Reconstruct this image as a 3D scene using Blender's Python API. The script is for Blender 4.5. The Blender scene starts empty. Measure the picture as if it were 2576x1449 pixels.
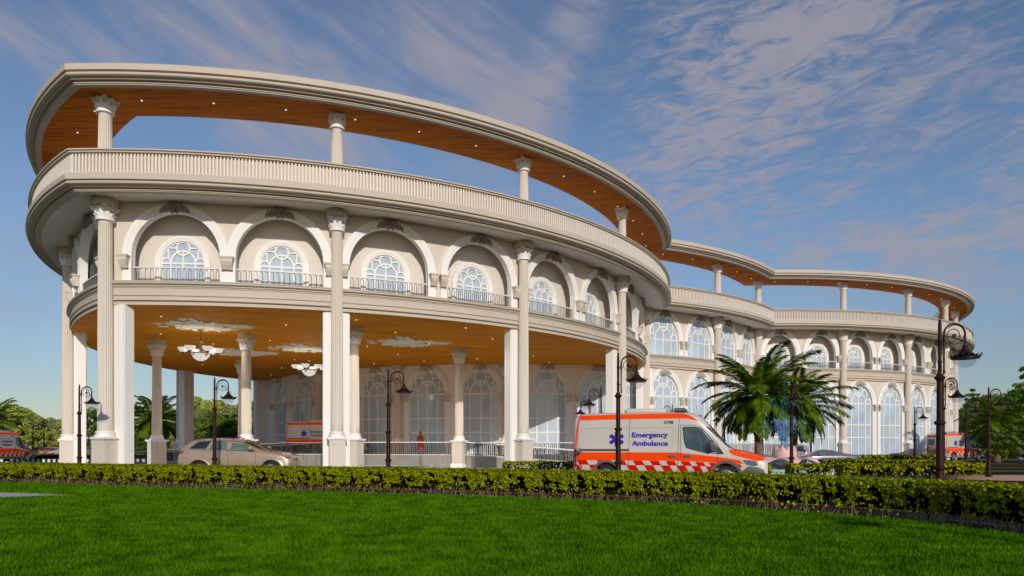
import bpy, math, random
import numpy as np
from mathutils import Vector, Matrix, Euler
from mathutils.bvhtree import BVHTree
rnd = random.Random(7)
rng = np.random.default_rng(11)
sc = bpy.context.scene
COL = sc.collection
PI = math.pi
R = math.radians
F = 1717.0          # focal length in pixels of a 2576-wide picture
CH = 1.4            # camera height

def at(px, Y, z=0.0):            # picture column and depth -> point on the ground
    return Vector(((px - 1288) / F * Y, Y, z))

# ------------------------------------------------------------------ materials
def new_mat(name):
    m = bpy.data.materials.new(name); m.use_nodes = True
    nt = m.node_tree; nt.nodes.clear()
    out = nt.nodes.new('ShaderNodeOutputMaterial')
    return m, nt, out

def nd(nt, typ, **kw):
    n = nt.nodes.new(typ)
    for k, v in kw.items():
        if k in n.inputs.keys() if hasattr(n.inputs, 'keys') else False:
            n.inputs[k].default_value = v
        else:
            setattr(n, k, v)
    return n

def pbr(name, col, rough=0.6, metal=0.0, var=0.06, scale=3.0, bump=0.0, bscale=60.0, spec=0.5, emit=None, estr=0.0, coat=0.0):
    m, nt, out = new_mat(name)
    b = nt.nodes.new('ShaderNodeBsdfPrincipled')
    nt.links.new(b.outputs[0], out.inputs[0])
    b.inputs['Roughness'].default_value = rough
    b.inputs['Metallic'].default_value = metal
    b.inputs['Specular IOR Level'].default_value = spec
    b.inputs['Coat Weight'].default_value = coat
    tc = nt.nodes.new('ShaderNodeTexCoord')
    if var > 0:
        n = nt.nodes.new('ShaderNodeTexNoise'); n.inputs['Scale'].default_value = scale
        n.inputs['Detail'].default_value = 6; n.inputs['Roughness'].default_value = 0.65
        nt.links.new(tc.outputs['Object'], n.inputs['Vector'])
        r = nt.nodes.new('ShaderNodeValToRGB')
        r.color_ramp.elements[0].position = 0.3; r.color_ramp.elements[1].position = 0.7
        r.color_ramp.elements[0].color = tuple(c * (1 - var) for c in col) + (1,)
        r.color_ramp.elements[1].color = tuple(min(1, c * (1 + var)) for c in col) + (1,)
        nt.links.new(n.outputs['Fac'], r.inputs[0]); nt.links.new(r.outputs[0], b.inputs['Base Color'])
    else:
        b.inputs['Base Color'].default_value = tuple(col) + (1,)
    if bump > 0:
        n2 = nt.nodes.new('ShaderNodeTexNoise'); n2.inputs['Scale'].default_value = bscale; n2.inputs['Detail'].default_value = 4
        nt.links.new(tc.outputs['Object'], n2.inputs['Vector'])
        bp = nt.nodes.new('ShaderNodeBump'); bp.inputs['Strength'].default_value = bump; bp.inputs['Distance'].default_value = 0.02
        nt.links.new(n2.outputs['Fac'], bp.inputs['Height']); nt.links.new(bp.outputs[0], b.inputs['Normal'])
    if emit:
        b.inputs['Emission Color'].default_value = tuple(emit) + (1,); b.inputs['Emission Strength'].default_value = estr
    return m

def leaf_mat(name, c0, c1, trans=0.35, rough=0.55, vscale=0.0, spec=0.2, vk=2.4):
    m, nt, out = new_mat(name)
    g = nt.nodes.new('ShaderNodeNewGeometry')
    r = nt.nodes.new('ShaderNodeValToRGB')
    r.color_ramp.elements[0].color = tuple(c0) + (1,); r.color_ramp.elements[1].color = tuple(c1) + (1,)
    fac = g.outputs['Random Per Island']
    if vscale:
        tc = nt.nodes.new('ShaderNodeTexCoord'); n = nt.nodes.new('ShaderNodeTexNoise')
        n.inputs['Scale'].default_value = vscale; n.inputs['Detail'].default_value = 4
        nt.links.new(tc.outputs['Object'], n.inputs['Vector'])
        mm = nt.nodes.new('ShaderNodeMath'); mm.operation = 'MULTIPLY_ADD'
        mm.inputs[1].default_value = vk; mm.inputs[2].default_value = .25 - vk * .5
        nt.links.new(n.outputs['Fac'], mm.inputs[0])
        ad = nt.nodes.new('ShaderNodeMath'); ad.operation = 'ADD'
        ml = nt.nodes.new('ShaderNodeMath'); ml.operation = 'MULTIPLY'; ml.inputs[1].default_value = 0.5
        nt.links.new(fac, ml.inputs[0]); nt.links.new(ml.outputs[0], ad.inputs[0]); nt.links.new(mm.outputs[0], ad.inputs[1])
        fac = ad.outputs[0]
    nt.links.new(fac, r.inputs[0])
    b = nt.nodes.new('ShaderNodeBsdfPrincipled'); b.inputs['Roughness'].default_value = rough
    b.inputs['Specular IOR Level'].default_value = spec
    t = nt.nodes.new('ShaderNodeBsdfTranslucent')
    mx = nt.nodes.new('ShaderNodeMixShader'); mx.inputs[0].default_value = trans
    nt.links.new(r.outputs[0], b.inputs['Base Color']); nt.links.new(r.outputs[0], t.inputs['Color'])
    nt.links.new(b.outputs[0], mx.inputs[1]); nt.links.new(t.outputs[0], mx.inputs[2]); nt.links.new(mx.outputs[0], out.inputs[0])
    return m

def wood_mat(name, c0, c1, c2, ang=0.2, scale=1.0):
    m, nt, out = new_mat(name)
    tc = nt.nodes.new('ShaderNodeTexCoord'); mp = nt.nodes.new('ShaderNodeMapping')
    mp.inputs['Rotation'].default_value = (0, 0, ang); mp.inputs['Scale'].default_value = (0.35 * scale, 5.0 * scale, 1)
    nt.links.new(tc.outputs['Object'], mp.inputs[0])
    n = nt.nodes.new('ShaderNodeTexNoise'); n.inputs['Scale'].default_value = 1.0; n.inputs['Detail'].default_value = 9
    n.inputs['Roughness'].default_value = 0.7; n.inputs['Distortion'].default_value = 0.6
    nt.links.new(mp.outputs[0], n.inputs['Vector'])
    r = nt.nodes.new('ShaderNodeValToRGB')
    e = r.color_ramp.elements
    e[0].position = 0.30; e[0].color = tuple(c0) + (1,); e[1].position = 0.72; e[1].color = tuple(c2) + (1,)
    k = r.color_ramp.elements.new(0.5); k.color = tuple(c1) + (1,)
    nt.links.new(n.outputs['Fac'], r.inputs[0])
    b = nt.nodes.new('ShaderNodeBsdfPrincipled'); b.inputs['Roughness'].default_value = 0.7; b.inputs['Specular IOR Level'].default_value = 0.12
    nt.links.new(r.outputs[0], b.inputs['Base Color']); nt.links.new(b.outputs[0], out.inputs[0])
    return m

def glass_mat(name, tint, fac=0.75, rough=0.02, ior=1.45):
    # see-through pane: transparent with a Fresnel mirror on top
    m, nt, out = new_mat(name)
    tr = nt.nodes.new('ShaderNodeBsdfTransparent'); tr.inputs[0].default_value = tuple(tint) + (1,)
    gl = nt.nodes.new('ShaderNodeBsdfGlossy'); gl.inputs['Roughness'].default_value = rough
    fr = nt.nodes.new('ShaderNodeFresnel'); fr.inputs[0].default_value = ior
    mx = nt.nodes.new('ShaderNodeMixShader')
    nt.links.new(fr.outputs[0], mx.inputs[0]); nt.links.new(tr.outputs[0], mx.inputs[1]); nt.links.new(gl.outputs[0], mx.inputs[2])
    nt.links.new(mx.outputs[0], out.inputs[0])
    return m

def globe_mat(name):
    m, nt, out = new_mat(name)
    tr = nt.nodes.new('ShaderNodeBsdfTransparent'); tr.inputs[0].default_value = (.97, .98, .98, 1)
    df = nt.nodes.new('ShaderNodeBsdfTranslucent'); df.inputs[0].default_value = (.9, .9, .9, 1)
    gl = nt.nodes.new('ShaderNodeBsdfGlossy'); gl.inputs['Roughness'].default_value = .05
    m1 = nt.nodes.new('ShaderNodeMixShader'); m1.inputs[0].default_value = .14; m2 = nt.nodes.new('ShaderNodeMixShader'); m2.inputs[0].default_value = .05
    nt.links.new(tr.outputs[0], m1.inputs[1]); nt.links.new(df.outputs[0], m1.inputs[2]); nt.links.new(m1.outputs[0], m2.inputs[1]); nt.links.new(gl.outputs[0], m2.inputs[2]); nt.links.new(m2.outputs[0], out.inputs[0])
    return m

def tile_mat(name, c0, c1, mortar, sx, sy, rough=0.7, offset=0.0, msize=0.012):
    m, nt, out = new_mat(name)
    tc = nt.nodes.new('ShaderNodeTexCoord')
    br = nt.nodes.new('ShaderNodeTexBrick'); br.offset = offset
    br.inputs['Color1'].default_value = tuple(c0) + (1,); br.inputs['Color2'].default_value = tuple(c1) + (1,)
    br.inputs['Mortar'].default_value = tuple(mortar) + (1,); br.inputs['Scale'].default_value = 1.0
    br.inputs['Brick Width'].default_value = sx; br.inputs['Row Height'].default_value = sy
    br.inputs['Mortar Size'].default_value = msize
    nt.links.new(tc.outputs['Object'], br.inputs['Vector'])
    n = nt.nodes.new('ShaderNodeTexNoise'); n.inputs['Scale'].default_value = 2.0; n.inputs['Detail'].default_value = 8
    nt.links.new(tc.outputs['Object'], n.inputs['Vector'])
    mx = nt.nodes.new('ShaderNodeMix'); mx.data_type = 'RGBA'; mx.blend_type = 'MULTIPLY'; mx.inputs[0].default_value = 0.45
    nt.links.new(br.outputs['Color'], mx.inputs[6]); nt.links.new(n.outputs['Fac'], mx.inputs[7])
    b = nt.nodes.new('ShaderNodeBsdfPrincipled'); b.inputs['Roughness'].default_value = rough
    nt.links.new(mx.outputs[2], b.inputs['Base Color']); nt.links.new(b.outputs[0], out.inputs[0])
    return m

M = {}
M['beige'] = pbr('beige_plaster', (0.675, 0.595, 0.505), 0.75, var=0.03, scale=0.6, bump=0.03, bscale=40)
M['cornice'] = pbr('cornice_plaster', (0.555, 0.475, 0.385), 0.7, var=0.03, scale=0.5)
M['white'] = pbr('white_plaster', (0.86, 0.83, 0.79), 0.65, var=0.02, scale=0.7)
M['ornament'] = pbr('painted_shade_stucco', (0.30, 0.26, 0.225), 0.8, var=0.1, scale=5)  # shade under the soffit painted into the colour of the upper ornaments
M['recess'] = pbr('recess_plaster', (0.71, 0.65, 0.58), 0.75, var=0.03, scale=0.5)
M['shadeleaf'] = leaf_mat('painted_shade_leaves', (0.014, 0.010, 0.006), (0.04, 0.03, 0.016), 0.05, 0.9, spec=0.02)  # near-black leaf colour painted in as the shade of the hedge's gaps
M['rib'] = pbr('rib_plaster', (0.76, 0.69, 0.61), 0.7, var=0.02)
M['raildark'] = pbr('rail_dark_iron', (0.07, 0.07, 0.062), 0.4, metal=0.4, var=0.1)
M['soffit'] = pbr('soffit_plaster', (0.88, 0.84, 0.79), 0.8, var=0.02, scale=0.4)
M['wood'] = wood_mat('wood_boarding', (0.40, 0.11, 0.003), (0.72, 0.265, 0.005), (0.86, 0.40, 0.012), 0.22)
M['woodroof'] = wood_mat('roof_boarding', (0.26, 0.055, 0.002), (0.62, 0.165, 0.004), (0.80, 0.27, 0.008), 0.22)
M['pane'] = pbr('window_glass', (0.46, 0.55, 0.645), 0.05, var=0.20, scale=0.30, spec=0.6)  # opaque panes, uneven sky reflection painted in as mottled pale blue
M['steel'] = pbr('rail_steel', (0.20, 0.19, 0.17), 0.4, metal=0.5, var=0.05, scale=4)
M['railwhite'] = pbr('rail_white_paint', (0.74, 0.73, 0.70), 0.45, var=0.02)
M['lamp'] = pbr('lamp_iron', (0.026, 0.0075, 0.004), 0.5, metal=0.0, var=0.2, scale=8, spec=0.25)
M['globe'] = globe_mat('lamp_glass')
M['downlight'] = pbr('downlight_lens', (0.9, 0.9, 0.9), 0.4, var=0, emit=(1, 0.97, 0.92), estr=0.7)
M['shade'] = pbr('opal_glass', (0.85, 0.84, 0.8), 0.3, var=0, emit=(1, 0.97, 0.9), estr=0.45)
M['bronze'] = pbr('chandelier_bronze', (0.10, 0.07, 0.05), 0.45, metal=0.5, var=0.1)
M['gold'] = pbr('gold_ring', (0.45, 0.27, 0.03), 0.4, metal=0.6, var=0.05)
M['medal'] = pbr('medallion_plaster', (0.92, 0.92, 0.84), 0.8, var=0.04)
M['podium'] = tile_mat('podium_stone', (0.34, 0.33, 0.31), (0.30, 0.29, 0.275), (0.16, 0.155, 0.15), 0.9, 0.45)
M['coping'] = pbr('coping_stone', (0.55, 0.53, 0.50), 0.6, var=0.05)
M['paving'] = tile_mat('forecourt_tiles', (0.80, 0.78, 0.71), (0.66, 0.68, 0.55), (0.45, 0.44, 0.4), 0.6, 0.6)
M['brickpave'] = tile_mat('terracotta_paving', (0.92, 0.50, 0.29), (0.84, 0.44, 0.25), (0.6, 0.36, 0.2), 0.3, 0.15, offset=0.5)
M['asphalt'] = pbr('asphalt', (0.011, 0.0105, 0.0105), 0.95, var=0.25, scale=1.5, spec=0.1, bump=0.2, bscale=120)
M['yellow'] = pbr('yellow_road_paint', (0.70, 0.46, 0.03), 0.6, var=0.08)
M['whitepaint'] = pbr('white_road_paint', (0.72, 0.72, 0.70), 0.6, var=0.08)
M['blackpaint'] = pbr('black_kerb_paint', (0.02, 0.02, 0.02), 0.6, var=0.1)
M['kerb'] = pbr('kerb_concrete', (0.52, 0.51, 0.49), 0.8, var=0.08)
M['soil'] = pbr('soil', (0.035, 0.025, 0.016), 0.95, var=0.3, scale=6)
M['lawn'] = pbr('lawn_earth', (0.012, 0.045, 0.002), 0.95, var=0.35, scale=2)
M['field'] = pbr('far_ground', (0.05, 0.085, 0.02), 0.95, var=0.3, scale=0.2)
M['sand'] = pbr('bare_sandy_ground', (0.50, 0.44, 0.40), 0.9, var=0.1, scale=3)
M['grass'] = leaf_mat('grass_blades', (0.010, 0.055, 0.001), (0.14, 0.33, 0.005), 0.25, 0.8, vscale=2.6, spec=0.04, vk=1.5)
M['hedge'] = leaf_mat('hedge_leaves', (0.10, 0.125, 0.002), (0.42, 0.44, 0.005), 0.12, 0.6, spec=0.03)
M['twig'] = pbr('hedge_twigs', (0.36, 0.21, 0.13), 0.8, var=0.25, scale=6)
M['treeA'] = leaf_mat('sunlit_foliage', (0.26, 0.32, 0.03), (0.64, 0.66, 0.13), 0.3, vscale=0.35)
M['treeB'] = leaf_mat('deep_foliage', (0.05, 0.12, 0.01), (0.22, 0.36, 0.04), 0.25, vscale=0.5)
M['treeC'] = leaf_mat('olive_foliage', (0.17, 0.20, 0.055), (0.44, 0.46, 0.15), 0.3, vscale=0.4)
M['palm'] = leaf_mat('palm_leaflets', (0.015, 0.052, 0.003), (0.17, 0.27, 0.009), 0.2, 0.5, spec=0.1)
M['palmdry'] = pbr('palm_trunk', (0.20, 0.13, 0.075), 0.9, var=0.35, scale=7, bump=0.5, bscale=9)
M['bark'] = pbr('bark', (0.10, 0.07, 0.05), 0.9, var=0.3, scale=5)
M['amb_white'] = pbr('ambulance_white', (0.58, 0.525, 0.46), 0.35, var=0.015, coat=0.2)
M['amb_orange'] = pbr('fluorescent_orange', (0.98, 0.062, 0.0005), 0.55, var=0.01, coat=0.03, spec=0.08)
M['amb_red'] = pbr('signal_red', (0.62, 0.006, 0.002), 0.5, var=0.01, coat=0.03, spec=0.1)
M['amb_blue'] = pbr('lettering_blue', (0.03, 0.006, 0.42), 0.4, var=0)
M['letter_black'] = pbr('lettering_black', (0.02, 0.02, 0.02), 0.5, var=0)
M['letter_white'] = pbr('lettering_white', (0.8, 0.8, 0.8), 0.5, var=0)
M['plastic'] = pbr('grey_plastic', (0.11, 0.105, 0.10), 0.5, var=0.05)
M['black'] = pbr('black_plastic', (0.012, 0.012, 0.012), 0.5, var=0)
M['tyre'] = pbr('tyre_rubber', (0.022, 0.022, 0.022), 0.8, var=0.1)
M['rim'] = pbr('wheel_alloy', (0.55, 0.55, 0.56), 0.3, metal=0.8, var=0.02)
M['carglass'] = pbr('car_glass', (0.018, 0.028, 0.028), 0.03, var=0, spec=0.8)
M['cabglass'] = pbr('cab_glass', (0.05, 0.085, 0.09), 0.03, var=0.6, scale=1.2, spec=0.9)
M['suvglass'] = pbr('side_glass', (0.10, 0.15, 0.115), 0.04, var=0.5, scale=1.6, spec=0.8)
M['screen'] = pbr('windscreen_glass', (0.02, 0.035, 0.09), 0.03, var=0, spec=0.8)
M['suv'] = pbr('champagne_paint', (0.47, 0.335, 0.24), 0.28, metal=0.35, var=0.01, coat=0.6)
M['chrome'] = pbr('chrome', (0.7, 0.7, 0.72), 0.12, metal=1.0, var=0)
M['head'] = pbr('headlamp_lens', (0.16, 0.15, 0.18), 0.08, metal=0.4, var=0.4, scale=12)
M['tail'] = pbr('tail_lamp', (0.42, 0.01, 0.012), 0.15, var=0)
M['greycar'] = pbr('grey_lilac_paint', (0.24, 0.225, 0.26), 0.25, metal=0.4, var=0.01, coat=0.6)
M['silvercar'] = pbr('silver_paint', (0.52, 0.54, 0.56), 0.25, metal=0.4, var=0.01, coat=0.6)
M['redcar'] = pbr('orange_red_paint', (0.65, 0.07, 0.01), 0.25, var=0.01, coat=0.6)
M['pink'] = pbr('lotus_pink', (0.80, 0.44, 0.40), 0.5, var=0.05, scale=2)
M['mint'] = pbr('basin_mint', (0.40, 0.70, 0.66), 0.4, var=0.03)
M['basinwhite'] = pbr('basin_white', (0.78, 0.77, 0.75), 0.5, var=0.02)
M['water'] = pbr('water_drops', (0.20, 0.38, 0.80), 0.2, var=0.3, scale=9, spec=0.6)
M['watercyan'] = pbr('water_jet', (0.07, 0.36, 0.47), 0.15, var=0.2, scale=9, spec=0.7)
M['pool'] = pbr('basin_water', (0.22, 0.5, 0.52), 0.05, var=0.05)
M['skin'] = pbr('skin', (0.36, 0.19, 0.12), 0.55, var=0.03)
M['hair'] = pbr('dark_hair', (0.012, 0.008, 0.006), 0.5, var=0)
M['dress'] = pbr('patterned_red_dress', (0.60, 0.055, 0.012), 0.7, var=0)
M['shirt_dark'] = pbr('dark_shirt', (0.03, 0.03, 0.035), 0.8, var=0.05)
M['shirt_grey'] = pbr('grey_shirt', (0.30, 0.30, 0.31), 0.8, var=0.05)
M['khaki'] = pbr('khaki_trousers', (0.42, 0.33, 0.22), 0.8, var=0.05)
M['bluedress'] = pbr('blue_print_dress', (0.11, 0.14, 0.26), 0.7, var=0.4, scale=9)
M['curtain'] = pbr('pale_curtain', (0.62, 0.66, 0.72), 0.8, var=0.05)

def dress_pattern():
    m = M['dress']; nt = m.node_tree; b = [n for n in nt.nodes if n.type == 'BSDF_PRINCIPLED'][0]
    tc = nt.nodes.new('ShaderNodeTexCoord'); v = nt.nodes.new('ShaderNodeTexVoronoi'); v.inputs['Scale'].default_value = 9
    nt.links.new(tc.outputs['Object'], v.inputs['Vector'])
    r = nt.nodes.new('ShaderNodeValToRGB'); r.color_ramp.interpolation = 'CONSTANT'
    r.color_ramp.elements[0].color = (0.012, 0.01, 0.01, 1); r.color_ramp.elements[1].position = 0.42; r.color_ramp.elements[1].color = (0.60, 0.055, 0.012, 1)
    nt.links.new(v.outputs['Distance'], r.inputs[0]); nt.links.new(r.outputs[0], b.inputs['Base Color'])
dress_pattern()

# ------------------------------------------------------------------ mesh builder
class MB:
    def __init__(s): s.v = []; s.f = []; s.m = []
    def add(s, vs, fs, mi=0):
        o = len(s.v); s.v += [tuple(p) for p in vs]
        for f in fs: s.f.append(tuple(i + o for i in f)); s.m.append(mi)
        return s
    def box(s, c, d, mi=0, rz=0.0, T=None):
        x, y, z = (k / 2 for k in d)
        vs = [Vector((a * x, b * y, e * z)) for a in (-1, 1) for b in (-1, 1) for e in (-1, 1)]
        if rz:
            q = Matrix.Rotation(rz, 3, 'Z'); vs = [q @ p for p in vs]
        vs = [p + Vector(c) for p in vs]
        if T: vs = [T @ p for p in vs]
        s.add(vs, [(0, 1, 3, 2), (4, 6, 7, 5), (0, 4, 5, 1), (2, 3, 7, 6), (0, 2, 6, 4), (1, 5, 7, 3)], mi)
        return s
    def lathe(s, prof, n=24, c=(0, 0, 0), mi=0, cap=True, sy=1.0):
        vs = []; fs = []
        for (r, z) in prof:
            for i in range(n):
                a = 2 * PI * i / n; vs.append((c[0] + r * math.cos(a), c[1] + sy * r * math.sin(a), c[2] + z))
        for k in range(len(prof) - 1):
            for i in range(n):
                j = (i + 1) % n; fs.append((k * n + i, k * n + j, (k + 1) * n + j, (k + 1) * n + i))
        if cap:
            fs.append(tuple(reversed(range(n)))); fs.append(tuple((len(prof) - 1) * n + i for i in range(n)))
        s.add(vs, fs, mi); return s
    def tube(s, pts, rad, n=6, mi=0, cap=True):
        pts = [Vector(p) for p in pts]; N = len(pts)
        rads = rad if isinstance(rad, (list, tuple)) else [rad] * N
        vs = []; up = None
        for i, p in enumerate(pts):
            t = (pts[min(i + 1, N - 1)] - pts[max(i - 1, 0)])
            t = t.normalized() if t.length > 1e-9 else Vector((0, 0, 1))
            if up is None:
                up = t.orthogonal().normalized()
            else:
                up = (up - t * up.dot(t)); up = up.normalized() if up.length > 1e-6 else t.orthogonal().normalized()
            b = t.cross(up)
            for k in range(n):
                a = 2 * PI * k / n; vs.append(p + (up * math.cos(a) + b * math.sin(a)) * rads[i])
        fs = [(i * n + k, i * n + (k + 1) % n, (i + 1) * n + (k + 1) % n, (i + 1) * n + k) for i in range(N - 1) for k in range(n)]
        if cap: fs += [tuple(reversed(range(n))), tuple((N - 1) * n + k for k in range(n))]
        s.add(vs, fs, mi); return s
    def ball(s, c, r, nu=10, nv=6, mi=0, T=None):
        rx, ry, rz = (r, r, r) if not isinstance(r, (tuple, list)) else r
        vs = [Vector((0, 0, -rz))]
        for j in range(1, nv):
            b = -PI / 2 + PI * j / nv
            for i in range(nu):
                a = 2 * PI * i / nu; vs.append(Vector((rx * math.cos(b) * math.cos(a), ry * math.cos(b) * math.sin(a), rz * math.sin(b))))
        vs.append(Vector((0, 0, rz)))
        if T: vs = [T @ p for p in vs]
        vs = [p + Vector(c) for p in vs]
        fs = [(0, 1 + (i + 1) % nu, 1 + i) for i in range(nu)]
        for j in range(nv - 2):
            for i in range(nu):
                a = 1 + j * nu + i; b = 1 + j * nu + (i + 1) % nu; fs.append((a, b, b + nu, a + nu))
        e = len(vs) - 1; o = 1 + (nv - 2) * nu
        fs += [(o + i, o + (i + 1) % nu, e) for i in range(nu)]
        s.add(vs, fs, mi); return s
    def prism(s, poly, z0, z1, mi=0):
        n = len(poly)
        s.add([(x, y, z0) for x, y in poly] + [(x, y, z1) for x, y in poly],
              [tuple(reversed(range(n))), tuple(range(n, 2 * n))] + [(i, (i + 1) % n, n + (i + 1) % n, n + i) for i in range(n)], mi)
        return s
    def loft(s, rows, close=False, mi=0, mis=None, flip=False):
        n = len(rows[0]); vs = [p for r in rows for p in r]
        o = len(s.v); s.v += [tuple(p) for p in vs]
        for i in range(len(rows) - 1):
            for k in range(n if close else n - 1):
                q = (i * n + k, i * n + (k + 1) % n, (i + 1) * n + (k + 1) % n, (i + 1) * n + k)
                if flip: q = tuple(reversed(q))
                s.f.append(tuple(o + a for a in q)); s.m.append(mis[i] if mis else mi)
        return s
    def mesh(s, name, mats, smooth=None, T=None):
        me = bpy.data.meshes.new(name)
        v = s.v if T is None else [tuple(T @ Vector(p)) for p in s.v]
        me.from_pydata(v, [], s.f); 
        for k in mats: me.materials.append(M[k] if isinstance(k, str) else k)
        me.polygons.foreach_set('material_index', s.m)
        me.validate(); me.update()
        if smooth is not None:
            me.shade_smooth(); me.set_sharp_from_angle(angle=R(smooth))
        return me
    def build(s, name, mats, parent=None, loc=(0, 0, 0), rz=0.0, smooth=None):
        if isinstance(mats, str): mats = [mats]
        return link(name, s.mesh(name, mats, smooth), parent, loc, rz)

def link(name, me, parent=None, loc=(0, 0, 0), rz=0.0):
    o = bpy.data.objects.new(name, me); COL.objects.link(o)
    if parent: o.parent = parent
    o.location = loc; o.rotation_euler = (0, 0, rz)
    return o

def fix_normals(me):
    import bmesh
    bm = bmesh.new(); bm.from_mesh(me); bmesh.ops.recalc_face_normals(bm, faces=bm.faces); bm.to_mesh(me); bm.free()

def tag(o, label=None, cat=None, group=None, kind=None):
    if label: o['label'] = label
    if cat: o['category'] = cat
    if group: o['group'] = group
    if kind: o['kind'] = kind
    return o

def empty(name, loc=(0, 0, 0), rz=0.0):
    o = bpy.data.objects.new(name, None); COL.objects.link(o); o.location = loc; o.rotation_euler = (0, 0, rz)
    o.empty_display_size = 0.3
    return o

def kids(o): return [c for c in bpy.data.objects if c.parent == o]
def copy_tree(o, parent=None):
    c = o.copy(); COL.objects.link(c)
    if parent: c.parent = parent
    for ch in list(o.children): copy_tree(ch, c)
    return c

def quads_np(name, V, nper, mat, parent=None, loc=(0, 0, 0), rz=0.0):
    # V: (N*nper,3) array of separate faces with nper corners
    N = len(V) // nper
    me = bpy.data.meshes.new(name)
    me.vertices.add(N * nper); me.vertices.foreach_set('co', V.astype(np.float32).ravel())
    me.loops.add(N * nper); me.loops.foreach_set('vertex_index', np.arange(N * nper, dtype=np.int32))
    me.polygons.add(N); me.polygons.foreach_set('loop_start', np.arange(N, dtype=np.int32) * nper)
    me.polygons.foreach_set('loop_total', np.full(N, nper, dtype=np.int32))
    me.materials.append(M[mat]); me.update(calc_edges=True); me.validate()
    if parent == 'mesh': return me
    return link(name, me, parent, loc, rz)

def unit(a): return a / np.maximum(np.linalg.norm(a, axis=-1, keepdims=True), 1e-9)

def leaf_quads(P, N, size, aspect=0.75, cup=0.12, droop=0.0):
    # P positions (n,3), N normals (n,3): one bent quad per leaf
    n = len(P); N = unit(N)
    d = unit(np.cross(N, unit(rng.normal(size=(n, 3)))))
    if droop: d = unit(d + np.array([0, 0, -droop])); 
    sd = unit(np.cross(N, d)); N = np.cross(d, sd)
    L = size * (0.7 + 0.6 * rng.random((n, 1)))
    W = L * aspect * 0.5
    V = np.empty((n, 4, 3))
    V[:, 0] = P - d * L * 0.5; V[:, 1] = P + sd * W - d * L * 0.08 + N * L * cup
    V[:, 2] = P + d * L * 0.5; V[:, 3] = P - sd * W - d * L * 0.08 + N * L * cup
    return V.reshape(-1, 3)
# ================================================================== HOSPITAL BUILDING
Pc = Vector((-18.75, 63.8)); PR = 30.8
K1 = Vector((-19.67, 33.02)); AX = Vector((0.334, 0.9426)).normalized()
_v = Pc - K1; Lc = Vector((-1.4, 56.2)); LR = 29.51
Bc = Vector((0.1, 86.9)); BR = 30.5
Cc = Vector((27.3, 101.5)); CR = 32.4
ARC = {'P': (Pc, PR), 'L': (Lc, LR), 'B': (Bc, BR), 'C': (Cc, CR)}

def isect(a, ra, b, rb, ref):
    d = (b - a).length; t = (ra * ra - rb * rb + d * d) / (2 * d); h = math.sqrt(max(0, ra * ra - t * t))
    u = (b - a) / d; p = a + u * t; w = Vector((-u.y, u.x))
    q = [p + w * h, p - w * h]
    return min(q, key=lambda z: (z - ref).length)
def ang(c, p): return math.atan2(p.y - c.y, p.x - c.x)
REF = {('L', 'P'): K1, ('P', 'B'): Vector((11.3, 58.5)), ('B', 'C'): Vector((25.2, 69.2)), ('B', 'L'): Vector((-29, 74))}
def span(arc, off):
    c, r = ARC[arc]
    def j(o):
        for k, ref in REF.items():
            if arc in k and o in k:
                oc, orr = ARC[o]; return ang(c, isect(c, r + off, oc, orr + off, ref))
    if arc == 'P': return j('L'), j('B')
    if arc == 'L':
        a1 = j('P'); a0 = j('B'); a0 = a0 - 2 * PI if a0 > a1 else a0; return a0, a1
    if arc == 'B': return j('P'), j('C')
    return j('B'), R(75)
def arc_pts(arc, off, z, n):
    c, r = ARC[arc]; a0, a1 = span(arc, off)
    return [Vector((c.x + (r + off) * math.cos(a0 + (a1 - a0) * i / n), c.y + (r + off) * math.sin(a0 + (a1 - a0) * i / n), z)) for i in range(n + 1)]
def sweep(mb, arc, prof, n=72, mis=None, mi=0):
    mb.loft([arc_pts(arc, o, z, n) for o, z in prof], mi=mi, mis=mis)

hosp = empty('hospital_building', (0, 60, 0))
tag(hosp, 'cream two storey curved hospital with arched windows, columned portico and ring roof', 'hospital')
OFF = Vector((0, -60, 0))
def part(mb, name, mats, parent=None, loc=(0, 0, 0), rz=0.0, smooth=None):
    p = parent or hosp
    l = Vector(loc) + OFF if p is hosp else Vector(loc)
    return mb.build(name, mats, p, l, rz, smooth)
def pcopy(o, loc=None, rz=None, parent=None):
    c = o.copy(); COL.objects.link(c)
    if parent: c.parent = parent
    if loc is not None: c.location = Vector(loc) + OFF
    if rz is not None: c.rotation_euler = (0, 0, rz)
    for ch in list(o.children):
        d = ch.copy(); COL.objects.link(d); d.parent = c
    return c

Z_CEIL, Z_FL2, Z_SOF, Z_CT, Z_BT, Z_RS, Z_RT = 8.36, 9.5, 13.40, 13.96, 15.08, 18.22, 18.98

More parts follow.
